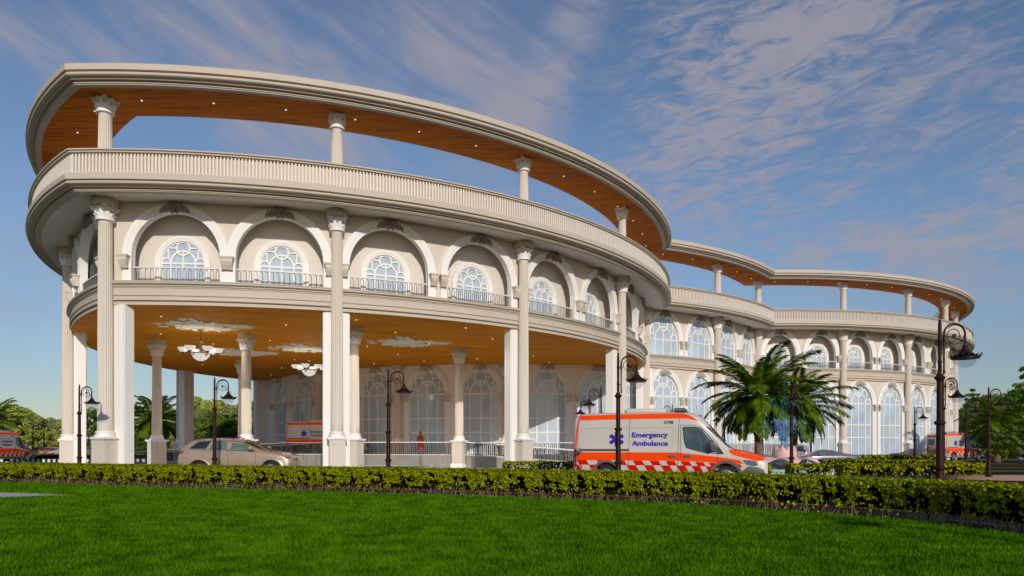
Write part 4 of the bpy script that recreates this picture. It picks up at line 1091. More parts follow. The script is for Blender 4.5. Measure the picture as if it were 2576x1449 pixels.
# ================================================================== VEHICLES
def body_mesh(name, st, sub=1, wells=(), cross=None):
    """closed body from cross-sections st = (x, zbottom, zshoulder, ztop, half width low, half width shoulder, half width roof); wheel wells are cut out"""
    mb = MB(); rows = []
    for (x, zb, zs, zt, wb, ws, wt) in st:
        h = [(0, zb), (wb - .16, zb), (wb - .03, zb + .03), (wb, zb + .14), ((wb + ws) / 2 + .012, (zb + zs) * .5), (ws, zs - .09), (ws - .012, zs - .02)]
        g = max(zt - zs, .02)
        h += [(ws - .05 - (ws - wt) * .15, zs + g * .10), (wt + (ws - wt) * .28, zs + g * .62), (wt, zt - min(.10, g * .25)), (wt - min(.16, wt * .3), zt - .012), (wt * .4, zt + .012), (0, zt + .018)]
        full = [(y, z) for y, z in h] + [(-y, z) for y, z in h[-2:0:-1]]
        rows.append([Vector((x, y, z)) for y, z in full])
    n = len(rows[0]); mb.loft(rows, close=True); mb.add(rows[0], [tuple(range(n))]); mb.add(rows[-1], [tuple(reversed(range(n)))])
    me = mb.mesh(name, []);
    import bmesh
    bm = bmesh.new(); bm.from_mesh(me); bmesh.ops.remove_doubles(bm, verts=bm.verts, dist=1e-5); bmesh.ops.recalc_face_normals(bm, faces=bm.faces); bm.to_mesh(me); bm.free()
    o = bpy.data.objects.new(name, me); COL.objects.link(o)
    if sub:
        m = o.modifiers.new('s', 'SUBSURF'); m.levels = sub; m.render_levels = sub
    cut = []
    for (x, z, r, y0, y1) in wells:
        c = MB(); k = 36
        c.add([(x + r * math.cos(2 * PI * i / k), y0, z + r * math.sin(2 * PI * i / k)) for i in range(k)] + [(x + r * math.cos(2 * PI * i / k), y1, z + r * math.sin(2 * PI * i / k)) for i in range(k)],
              [tuple(range(k)), tuple(reversed(range(k, 2 * k)))] + [(k + i, k + (i + 1) % k, (i + 1) % k, i) for i in range(k)])
        cm = c.mesh('well', []); fix_normals(cm); co_ = bpy.data.objects.new('well', cm); COL.objects.link(co_); cut.append(co_)
        b = o.modifiers.new('b', 'BOOLEAN'); b.object = co_; b.operation = 'DIFFERENCE'; b.solver = 'EXACT'
    dg = bpy.context.evaluated_depsgraph_get(); dg.update()
    res = bpy.data.meshes.new_from_object(o.evaluated_get(dg)); res.name = name
    for c in cut: bpy.data.objects.remove(c)
    bpy.data.objects.remove(o)
    res.materials.clear(); res.shade_smooth(); res.set_sharp_from_angle(angle=R(38))
    return res
def bvh_of(me): return BVHTree.FromPolygons([v.co.copy() for v in me.vertices], [tuple(p.vertices) for p in me.polygons])
class Decal:
    def __init__(s, bvh): s.b = bvh
    def hit(s, axis, u, v, eps):
        if axis == '-y': o, d = Vector((u, -4, v)), Vector((0, 1, 0))
        elif axis == '+y': o, d = Vector((u, 4, v)), Vector((0, -1, 0))
        elif axis == '+x': o, d = Vector((20, u, v)), Vector((-1, 0, 0))
        elif axis == '-x': o, d = Vector((-20, u, v)), Vector((1, 0, 0))
        else: o, d = Vector((u, v, 8)), Vector((0, 0, -1))
        h = s.b.ray_cast(o, d)
        if h[0] is None: return None
        return h[0] - d * eps
    def poly(s, mb, axis, pts, eps=.006, nx=None, nz=3, mi=0, thick=0):
        """pts: outline that is monotone in its first coordinate"""
        pts = [(round(p[0], 5), p[1]) for p in pts]; us = sorted(set(p[0] for p in pts)); lo, hi = us[0], us[-1]
        nx = nx or max(2, int((hi - lo) / .08)); xs = sorted(set(us + [lo + (hi - lo) * i / nx for i in range(nx + 1)]))
        def rng_at(x):
            zs = []
            for (a, b) in zip(pts, pts[1:] + pts[:1]):
                if min(a[0], b[0]) - 1e-5 <= x <= max(a[0], b[0]) + 1e-5:
                    if abs(a[0] - b[0]) < 1e-6: zs += [a[1], b[1]]
                    else: zs.append(a[1] + (b[1] - a[1]) * (x - a[0]) / (b[0] - a[0]))
            return min(zs), max(zs)
        rows = []
        for x in xs:
            z0, z1 = rng_at(x); r = []
            for k in range(nz + 1):
                r.append(s.hit(axis, x, z0 + (z1 - z0) * k / nz, eps))
            rows.append(r)
        vs = []; idx = {}
        for i, r in enumerate(rows):
            for k, p in enumerate(r):
                if p is not None: idx[(i, k)] = len(vs); vs.append(p)
        fs = []
        for i in range(len(rows) - 1):
            for k in range(nz):
                q = [(i, k), (i + 1, k), (i + 1, k + 1), (i, k + 1)]
                if all(t in idx for t in q): fs.append(tuple(idx[t] for t in q))
        mb.add(vs, fs, mi)
    def line(s, mb, axis, pts, w, eps=.008, mi=0):
        for a, b in zip(pts, pts[1:]):
            n = max(1, int(math.hypot(b[0] - a[0], b[1] - a[1]) / .06)); L = math.hypot(b[0] - a[0], b[1] - a[1]) or 1
            nx, nz = -(b[1] - a[1]) / L * w / 2, (b[0] - a[0]) / L * w / 2
            rows = []
            for i in range(n + 1):
                t = i / n; x, z = a[0] + (b[0] - a[0]) * t, a[1] + (b[1] - a[1]) * t
                rows.append((s.hit(axis, x + nx, z + nz, eps), s.hit(axis, x - nx, z - nz, eps)))
            for p, q in zip(rows, rows[1:]):
                if None not in p and None not in q: mb.add([p[0], p[1], q[1], q[0]], [(0, 1, 2, 3)], mi)
    def text(s, mb, axis, txt, u, v, width, height, eps=.022, mi=0, bold=.025, flip=False):
        cu = bpy.data.curves.new('t', 'FONT'); cu.body = txt; cu.offset = bold; cu.resolution_u = 3
        o = bpy.data.objects.new('t', cu); COL.objects.link(o); dg = bpy.context.evaluated_depsgraph_get(); dg.update()
        me = bpy.data.meshes.new_from_object(o.evaluated_get(dg)); bpy.data.objects.remove(o)
        xs = [w.co.x for w in me.vertices]; ys = [w.co.y for w in me.vertices]; x0, x1 = min(xs), max(xs)
        sx = width / (x1 - x0); sy = height / .73
        vs = []
        for w in me.vertices:
            a = (w.co.x - x0) * sx; a = width - a if flip else a
            vs.append(s.hit(axis, u + a, v + w.co.y * sy, eps))
        vs = [p or Vector((0, 0, 0)) for p in vs]
        mb.add(vs, [tuple(p.vertices) for p in me.polygons], mi); bpy.data.meshes.remove(me)
def wheel(o, x, y, r, w, spokes=5, rim_r=.62, name='wheel', rimmat='rim'):
    sg = -1 if y < 0 else 1
    mb = MB(); pr = [(r * .60, -w / 2), (r * .93, -w / 2), (r * .985, -w * .40), (r, -w * .25), (r, w * .25), (r * .985, w * .4), (r * .93, w / 2), (r * .60, w / 2)]
    mb.lathe(pr, 30, cap=False)
    T = Matrix.Rotation(PI / 2, 4, 'X')
    me = mb.mesh('tyre', ['tyre'], 40, T); ob = link(name, me, o, (x, y, r))
    mb = MB(); rr = r * rim_r
    mb.lathe([(rr, -.04), (rr * 1.02, .05), (rr * .93, .055), (rr * .90, .0), (.01, -.02)], 28, mi=0, cap=False)
    mb.lathe([(r * .14, -.02), (r * .14, .05), (r * .1, .06), (.001, .06)], 14, mi=0, cap=False)
    for k in range(spokes):
        a = 2 * PI * k / spokes; q = Matrix.Rotation(a, 4, 'Z'); mb.box((rr * .52, 0, .03), (rr * .86, r * .15, .03), 0, T=q)
    mb.lathe([(rr * .91, -.03), (.01, -.03)], 24, mi=1, cap=False)
    T2 = Matrix.Rotation(PI / 2 if sg < 0 else -PI / 2, 4, 'X')
    me = mb.mesh('rim', [rimmat, 'black'], 40, Matrix.Translation((0, sg * w * .38, 0)) @ T2); link('rim', me, ob)
    return ob
def obj_parts(o, decals):     # decals: list of (part name, material(s), MB)
    for nm, mats, mb in decals:
        if mb.f: mb.build(nm, mats, o, smooth=30)

# ---------------------------------------------------------------- ambulance
HA = R(-19); XR, DR = 2.31, 26.1
def afx(cx): 
    p = .0885 + (cx - 140) / 2235 * (.3748 - .0885); return (p * DR - XR) / (math.cos(HA) - p * math.sin(HA))
def afz(cx, cy):
    x = afx(cx); d = DR + x * math.sin(HA); return CH - ((1500 + cy * .33) * .6708 - 1127) * d / F
def A(*pts): return [(afx(x), afz(x, y)) for x, y in pts]
def make_ambulance(o):
    W = .99
    S = [(0.0, .55, 1.3, 2.48, .90, .93, .82), (.05, .46, 1.3, 2.60, .95, .97, .86), (.22, .30, 1.3, 2.69, .985, .99, .89), (.7, .26, 1.3, 2.715, .99, .99, .90), (1.3, .26, 1.3, 2.72, .99, .99, .90), (2.4, .26, 1.3, 2.72, .99, .99, .90), (3.4, .26, 1.3, 2.72, .99, .99, .90),
         (4.1, .26, 1.3, 2.71, .99, .99, .90), (4.5, .26, 1.3, 2.65, .99, .99, .89), (4.78, .26, 1.3, 2.49, .99, .99, .86), (4.98, .26, 1.3, 2.26, .99, .985, .82), (5.3, .26, 1.28, 1.88, .99, .98, .82), (5.62, .26, 1.26, 1.50, .985, .975, .84), (5.78, .26, 1.24, 1.34, .98, .97, .86),
         (6.0, .38, 1.18, 1.30, .98, .965, .84), (6.4, .36, 1.10, 1.235, .97, .945, .80), (6.72, .33, 1.0, 1.12, .94, .90, .74), (6.92, .32, .92, 1.02, .89, .85, .68), (7.0, .33, .86, .95, .85, .81, .62), (7.02, .34, .82, .90, .82, .78, .58)]
    wells = [(1.30, .37, .47, -1.3, -.60), (1.30, .37, .47, .60, 1.3), (5.60, .37, .47, -1.3, -.60), (5.60, .37, .47, .60, 1.3)]
    me = body_mesh('body', S, 1, wells); me.materials.append(M['amb_white']); link('body', me, o)
    D = Decal(bvh_of(me)); parts = {}
    cur = ['']
    def P(n, mats):
        k = (n, cur[0])
        if k not in parts: parts[k] = (n, mats, MB())
        return parts[k][2]
    for ax in ('-y', '+y'):
        cur[0] = ax
        st = P('orange_striping', ['amb_orange'])
        D.poly(st, ax, A((230, 182), (800, 165), (1365, 153), (1440, 165), (1500, 192), (1575, 240), (1440, 214), (800, 221), (230, 236)), nz=8, nx=40, eps=.012)
        D.poly(st, ax, A((188, 600), (1340, 603), (1500, 620), (1900, 665), (2055, 690), (2095, 735), (1900, 722), (1350, 697), (188, 689)), nz=3)
        D.poly(st, ax, A((180, 590), (192, 400), (225, 200), (243, 158), (226, 158), (204, 200), (173, 400), (163, 590)), nz=8, nx=10, eps=.012)
        rd = P('red_chequers', ['amb_red'])
        for i in range(-1, 17):                     # slanted chequers in two rows
            for row in (0, 1):
                u0 = 170 + 118 * (2 * i + row) * .5 * 2 * .5 + (0 if row == 0 else 0)
                k = i; step = 232
                x0 = 188 + (i + (0 if row == 0 else .5)) * (230 - 5.2 * i); wd = 112 - 2.6 * i
                slope = 32 if row == 0 else 44
                ya = lambda x: 689 + (x - 188) * .0095 if x < 1350 else 700 + (x - 1350) * .050
                yb = lambda x: 740 + (x - 188) * .010 if x < 1350 else 751 + (x - 1350) * .030
                yc = lambda x: 806 + (x - 188) * .016 if x < 1700 else 830 - (x - 1700) * .04
                t, b = (ya, yb) if row == 0 else (yb, yc)
                xo = x0 + (0 if row == 0 else 20)
                q = [(xo, t(xo)), (xo + wd, t(xo + wd)), (xo + wd + slope, b(xo + wd + slope)), (xo + slope, b(xo + slope))]
                q = [(max(x, 188), y) for x, y in q]
                if max(x for x, y in q) > (2110 if row == 0 else 2060) or q[1][0] - q[0][0] < 12: continue
                if row == 1 and (380 < sum(x for x, y in q) / 4 < 630 and False): continue
                D.poly(rd, ax, A(*q), nz=2, nx=3)
        gr = P('lower_cladding', ['plastic'])
        D.poly(gr, ax, [(.06, .34), (.83, .34), (.83, .50), (.06, .52)], nz=1); D.poly(gr, ax, [(1.78, .39), (5.12, .39), (5.12, .50), (1.78, .50)], nz=1)
        sl_ = P('orange_sill', ['amb_orange']); D.poly(sl_, ax, [(1.78, .285), (5.12, .285), (5.12, .385), (1.78, .385)], nz=1)
        D.poly(gr, ax, A((1985, 862), (2010, 815), (2075, 822), (2145, 762), (2262, 772), (2330, 800), (2345, 850), (2330, 862)), nz=3)
        D.poly(gr, ax, A((228, 561), (782, 563), (782, 587), (228, 587)), eps=.012, nz=1)
        ba = P('door_rail', ['black']); D.poly(ba, ax, A((280, 571), (782, 572), (782, 580), (280, 580)), eps=.018, nz=1)
        gl = P('cab_window', ['cabglass']); D.poly(gl, ax, A((1408, 322), (1430, 318), (1540, 322), (1600, 335), (1650, 385), (1790, 540), (1800, 600), (1640, 597), (1450, 545), (1425, 470)), eps=.010, nz=5)
        wf = P('window_frame', ['black']); D.line(wf, ax, A((1404, 320), (1412, 314), (1540, 315), (1610, 328), (1660, 375), (1800, 530), (1868, 618), (1640, 600), (1445, 548), (1420, 480), (1404, 320)), .03, eps=.014)
        D.poly(wf, ax, A((1795, 535), (1868, 618), (1795, 606)), eps=.013, nz=1); D.line(wf, ax, A((1620, 345), (1645, 597)), .035, eps=.015)
        for ln in (A((805, 160), (790, 300), (785, 600), (776, 830)), A((1372, 150), (1352, 300), (1347, 600), (1345, 830)), A((1376, 290), (1500, 292), (1600, 310), (1690, 370), (1798, 495), (1802, 770)), A((1376, 290), (1378, 640), (1390, 720), (1394, 830)), A((236, 160), (205, 300), (190, 560), (188, 800))):
            sm = MB(); parts[('seam', ax, len(parts))] = ('door_seam', ['black'], sm); D.line(sm, ax, ln, .012, eps=.0095)
        emb = P('panel_recess', ['amb_white']); D.line(emb, ax, A((215, 590), (235, 400), (255, 330), (300, 324), (1270, 312), (1302, 322), (1300, 370), (1275, 560), (1250, 595)), .028, eps=.014)
        for cx in (1278, 1455):
            hd = MB(); parts[('handle', ax, cx)] = ('door_handle', ['plastic'], hd)
            x, z = afx(cx), afz(cx, 645); p = D.hit(ax, x, z, .02)
            if p: hd.ball(p, (.17, .02, .055), 10, 6, mi=0); 
        # lettering
        bl = P('lettering', ['amb_blue']); x0, x1 = afx(820), afx(1232); fl = ax == '+y'
        z1, z2 = afz(1000, 428), afz(1000, 525); hh = afz(1000, 370) - afz(1000, 428)
        D.text(bl, ax, 'Emergency', x0, z1, x1 - x0, hh, flip=fl); D.text(bl, ax, 'Ambulance', x0, z2, x1 - x0, hh, flip=fl)
        cx, cz = afx(643), afz(643, 452); 
        for k in range(3):
            a = PI / 3 * k; dx, dz = math.sin(a) * .285, math.cos(a) * .285
            D.line(bl, ax, [(cx - dx, cz - dz), (cx + dx, cz + dz)], .135, eps=.016 + .0006 * k)
        nb = P('fleet_number', ['letter_black']); xa, xb = afx(1188), afx(1293); D.text(nb, ax, '5398', xa, afz(1240, 276), xb - xa, .12, bold=.01, flip=fl)
        tr = P('emergency_call_mark', ['amb_red']); xa, xb = afx(203), afx(252); D.text(tr, ax, '000', xa, afz(228, 785), xb - xa, .095, bold=.0, flip=fl)
        D.line(tr, ax, A((201, 757), (210, 748), (245, 748), (255, 757)), .035); D.line(tr, ax, A((203, 794), (252, 794)), .012)
    # front, rear
    cur[0] = ''
    for ax in ('-y', '+y'):
        cur[0] = ax; wz = P('windscreen_side', ['screen']); D.poly(wz, ax, A((1668, 308), (1755, 310), (1850, 395), (2010, 548), (2000, 562), (1940, 568), (1760, 395)), nz=5, nx=14, eps=.012)
    cur[0] = ''
    ws = P('windscreen', ['screen']); D.poly(ws, '+x', [(-.80, 1.42), (-.70, 2.15), (-.55, 2.24), (.55, 2.24), (.70, 2.15), (.80, 1.42), (.6, 1.38), (-.6, 1.38)], eps=.008, nz=8, nx=10)
    bn = P('orange_bonnet', ['amb_orange']); D.poly(bn, '+z', [(5.80, -.84), (6.3, -.78), (6.7, -.66), (6.9, -.52), (6.9, .52), (6.7, .66), (6.3, .78), (5.80, .84)], eps=.008, nz=8, nx=10)
    for sg in (-1, 1):
        D.poly(bn, '-y' if sg < 0 else '+y', A((1925, 572), (2000, 575), (2120, 590), (2250, 628), (2330, 672), (2345, 692), (2255, 703), (2140, 672), (1985, 632), (1950, 610)), eps=.013, nz=8, nx=24)
    for ax in ('-y', '+y'): cur[0] = ax; hl_ = P('headlight', ['head']); D.poly(hl_, ax, A((2085, 690), (2150, 688), (2250, 708), (2262, 750), (2190, 762), (2120, 735)), eps=.014, nz=3)
    cur[0] = ''
    gr = P('grille', ['black']); D.poly(gr, '+x', [(-.50, .52), (-.56, .86), (.56, .86), (.50, .52)], eps=.015, nz=3, nx=6)
    ch = P('grille_bars', ['plastic'])
    for z in (.60, .66, .72, .78, .84): D.line(ch, '+x', [(-.5, z), (.5, z)], .022, eps=.03)
    for sg in (-1, 1): cur[0] = str(sg); rw = P('rear_window', ['carglass']); D.poly(rw, '-x', [(sg * .10, 1.5), (sg * .10, 2.12), (sg * .74, 2.10), (sg * .80, 1.5)], eps=.01, nz=3)
    cur[0] = ''
    rb = P('rear_red_panel', ['amb_red']); D.poly(rb, '-x', [(-.9, 1.12), (-.9, 1.38), (.9, 1.38), (.9, 1.12)], eps=.008, nz=1); D.poly(rb, '-x', [(-.78, 2.3), (-.76, 2.46), (.76, 2.46), (.78, 2.3)], eps=.008, nz=1); D.poly(rb, '-x', [(-.88, .60), (-.88, .70), (.88, .70), (.88, .60)], eps=.01, nz=1)
    rp = P('rear_bumper', ['plastic']); D.poly(rp, '-x', [(-.88, .72), (-.9, 1.08), (.9, 1.08), (.88, .72)], eps=.007, nz=2); rp.box((.0, 0, .52), (.16, 1.86, .12))
    wt = P('rear_lettering', ['letter_white']); D.text(wt, '-x', 'Ambulance', -.72, 1.19, 1.3, .12, flip=True)
    for sg in (-1, 1): cur[0] = '-y' if sg < 0 else '+y'; tl = P('tail_lamp', ['tail']); D.poly(tl, '-x', [(sg * .80, .95), (sg * .80, 1.6), (sg * .93, 1.6), (sg * .93, .95)], eps=.012, nz=3, nx=2)
    for ax in ('-y', '+y'): cur[0] = ax; tl = P('tail_lamp', ['tail']); D.poly(tl, ax, [(.03, .66), (.03, 1.30), (.14, 1.30), (.15, .66)], eps=.012, nz=3, nx=2)
    cur[0] = ''
    # roof unit, light bar, aerial, mirrors, arch flares
    ru = MB(); ru.prism([(1.9, -.42), (2.0, -.5), (3.25, -.5), (3.45, -.4), (3.45, .4), (3.25, .5), (2.0, .5), (1.9, .42)], 2.725, 2.83); ru.prism([(2.0, -.36), (2.1, -.42), (3.1, -.42), (3.2, -.34), (3.2, .34), (3.1, .42), (2.1, .42), (2.0, .36)], 2.832, 2.87); ru.build('roof_air_unit', 'amb_white', o, smooth=30)
    lb = MB(); lb.box((3.95, 0, 2.76), (.42, 1.5, .05), 1); lb.box((3.95, 0, 2.82), (.36, 1.46, .07), 0); lb.build('light_bar', ['head', 'plastic'], o)
    an = MB(); an.tube([(4.62, .0, 2.56), (4.5, 0, 3.0)], .008, 5); an.box((4.64, 0, 2.57), (.14, .06, .06)); an.build('aerial', 'black', o)
    for sg in (-1, 1):
        mr = MB(); mr.ball((5.12, sg * 1.16, 1.46), (.075, .13, .21), 10, 8); mr.tube([(5.2, sg * .97, 1.30), (5.13, sg * 1.12, 1.30)], .03, 6); mr.build('door_mirror', 'plastic', o, smooth=50)
    for sg in (-1, 1):
        for x in (1.30, 5.60):
            m2 = MB(); n = 18; rows = []
            for (r, y) in ((.47, .90), (.47, 1.004), (.56, 1.004), (.575, .985), (.575, .90)):
                rows.append([Vector((x + r * math.cos(R(8) + (PI - R(16)) * i / n), sg * y, .37 + r * math.sin(R(8) + (PI - R(16)) * i / n))) for i in range(n + 1)])
            m2.loft(rows); m2.build('wheel_arch', 'plastic', o, smooth=40)
            wheel(o, x, sg * .86, .365, .24, 8)
    rr = MB(); rr.box((3.5, 0, .62), (5.9, 1.1, .5)); rr.build('chassis', 'black', o)
    obj_parts(o, parts.values())
amb = empty('ambulance'); make_ambulance(amb)
hx_, hy_ = math.cos(HA), math.sin(HA)
amb.location = (XR - hy_ * .99, DR + hx_ * .99, .012); amb.rotation_euler = (0, 0, HA)
G = 'ambulances around the hospital'
tag(amb, 'large orange and white ambulance with blue lettering parked behind the hedge', 'ambulance', G)
a2 = copy_tree(amb); p = at(718, 58.2); a2.location = (p.x, 59.2, PZ + .015); a2.rotation_euler = (0, 0, R(-5)); tag(a2, 'shaded ambulance on the raised podium under the portico', 'ambulance', G)
a3 = copy_tree(amb); h3 = R(93); q = at(94, 64.5); a3.rotation_euler = (0, 0, h3); a3.scale = (1, -1, 1); a3.location = (q.x - 7 * math.cos(h3) - .99 * math.sin(h3), 64.5 - 7 * math.sin(h3) + .99 * math.cos(h3), .13); tag(a3, 'ambulance with mirrored lettering at the far left edge', 'ambulance', G)
a4 = copy_tree(amb); h4 = R(28); q = at(2380, 66.0); a4.rotation_euler = (0, 0, h4); a4.location = (q.x - math.sin(h4) * .99, 66 + math.cos(h4) * .99, .14); tag(a4, 'ambulance seen from behind at right before dark trees', 'ambulance', G)

# ---------------------------------------------------------------- champagne SUV
SY = 29.4
def sfx(cx): return ((640 + cx * .1941) * .6708 - 1288) / F * SY + 14.47
def sfz(cy): return CH - ((1620 + cy * .1941) * .6708 - 1127) * SY / F
def V(*p): return [(sfx(x), sfz(y)) for x, y in p]
def car_common(o, S, wells, paint, wr, wy, glass='suvglass', spokes=5, sub=2):
    me = body_mesh('body', S, sub, wells); me.materials.append(M[paint]); link('body', me, o)
    for (x, z, r, y0, y1) in wells:
        wheel(o, x, (-1 if y0 < 0 else 1) * wy, wr, .24, spokes, .68)
    return Decal(bvh_of(me)), me
suv = empty('suv')
S = [(.0, .45, .86, .92, .80, .78, .6), (.05, .36, 1.06, 1.14, .91, .89, .70), (.13, .34, 1.18, 1.36, .94, .93, .70), (.30, .33, 1.24, 1.60, .955, .95, .66), (.50, .33, 1.28, 1.735, .965, .96, .66), (.95, .32, 1.29, 1.785, .97, .965, .68), (1.6, .32, 1.275, 1.80, .97, .965, .69), (2.2, .32, 1.26, 1.79, .97, .965, .69), (2.65, .32, 1.25, 1.755, .97, .965, .67), (2.95, .32, 1.24, 1.65, .97, .965, .64), (3.35, .32, 1.23, 1.45, .97, .96, .66), (3.72, .32, 1.21, 1.29, .97, .955, .72), (4.05, .31, 1.17, 1.245, .965, .945, .72), (4.5, .30, 1.09, 1.175, .945, .92, .68), (4.82, .30, .98, 1.09, .89, .86, .62), (4.97, .32, .86, .98, .80, .77, .54), (5.03, .38, .72, .84, .70, .66, .45)]
D, me = car_common(suv, S, [(.98, .40, .47, -1.4, -.62), (.98, .40, .47, .62, 1.4), (4.12, .40, .47, -1.4, -.62), (4.12, .40, .47, .62, 1.4)], 'suv', .395, .84)
L = {}; cur = ['']
def P(n, mats):
    k = (n, cur[0])
    if k not in L: L[k] = (n, mats, MB())
    return L[k][2]
for ax in ('-y', '+y'):
    cur[0] = ax
    g = P('side_window', ['suvglass']); dk = P('rear_quarter_window', ['carglass'])
    D.poly(dk, ax, V((352, 328), (420, 262), (500, 200), (560, 193), (748, 190), (700, 280), (668, 334)), eps=.006, nz=4)
    D.poly(g, ax, V((752, 340), (762, 285), (812, 192), (1074, 186), (1076, 350)), eps=.006, nz=4)
    D.poly(g, ax, V((1160, 362), (1143, 192), (1260, 196), (1380, 232), (1500, 292), (1600, 378)), eps=.006, nz=4)
    tr = P('window_trim', ['chrome']); D.line(tr, ax, V((345, 330), (500, 196), (600, 186), (1100, 182), (1280, 194), (1400, 235), (1520, 297), (1630, 384), (1150, 364), (345, 330)), .016, eps=.012)
    for ln in (V((665, 338), (638, 430), (628, 520)), V((1118, 366), (1126, 560), (1130, 680)), V((1660, 390), (1660, 680)), V((210, 500), (340, 520), (378, 560)), V((2085, 565), (2180, 510))): sm = MB(); L[('seam', ax, len(L))] = ('door_seam', ['black'], sm); D.line(sm, ax, ln, .011, eps=.008)
    for cx, cy in ((752, 394), (1210, 415)):
        hd = MB(); L[('handle', ax, cx)] = ('door_handle', ['suv'], hd)
        p = D.hit(ax, sfx(cx), sfz(cy), .012)
        if p: hd.ball(p, (.115, .022, .022), 10, 6)
    tl = P('tail_lamp', ['tail']); D.poly(tl, ax, V((152, 385), (170, 378), (258, 378), (240, 418), (215, 432), (150, 430)), eps=.012, nz=2)
    hl2 = P('headlight', ['head']); D.poly(hl2, ax, V((2185, 492), (2330, 490), (2330, 530), (2240, 530), (2195, 512)), eps=.012, nz=2)
    fg = P('fog_lamp', ['black']); D.poly(fg, ax, V((2275, 622), (2350, 615), (2370, 640), (2290, 640)), eps=.012, nz=1)
cur[0] = ''
w2 = P('windscreen', ['carglass']); D.poly(w2, '+x', [(-.72, 1.30), (-.60, 1.62), (-.5, 1.66), (.5, 1.66), (.60, 1.62), (.72, 1.30)], eps=.008, nz=6, nx=8)
w3 = P('rear_window', ['carglass']); D.poly(w3, '-x', [(-.66, 1.36), (-.56, 1.66), (.56, 1.66), (.66, 1.36)], eps=.008, nz=4, nx=6)
gl = P('grille', ['chrome'])
for k in range(7): D.line(gl, '+x', [(-.36 + .12 * k, .80), (-.36 + .12 * k, .95)], .06, eps=.02)
for sg in (-1, 1):
    m2 = MB(); m2.ball((3.28, sg * 1.07, 1.36), (.10, .12, .085), 12, 8); m2.tube([(3.34, sg * .93, 1.29), (3.3, sg * 1.04, 1.31)], .03, 6); m2.build('door_mirror', 'suv', suv, smooth=60)
    m2 = MB(); m2.tube([(.75, sg * .58, 1.79), (.85, sg * .58, 1.835), (2.2, sg * .58, 1.84), (2.35, sg * .58, 1.79)], .022, 6); m2.build('roof_rail', 'black', suv, smooth=50)
    for x in (.98, 4.12):
        m2 = MB(); n = 16; rows = [[Vector((x + r * math.cos(R(4) + (PI - R(8)) * i / n), sg * y, .40 + r * math.sin(R(4) + (PI - R(8)) * i / n))) for i in range(n + 1)] for r, y in ((.47, .88), (.475, .985), (.55, .985), (.60, .955), (.60, .88))]
        m2.loft(rows); m2.build('wheel_arch', 'suv', suv, smooth=50)
ck = MB(); ck.box((2.5, 0, .55), (4.3, 1.1, .4)); ck.build('chassis', 'black', suv)
obj_parts(suv, L.values())
suv.location = (-14.47, SY + .97, .012); suv.rotation_euler = (0, 0, R(-1))
tag(suv, 'champagne coloured SUV parked beside the left portico column', 'car')

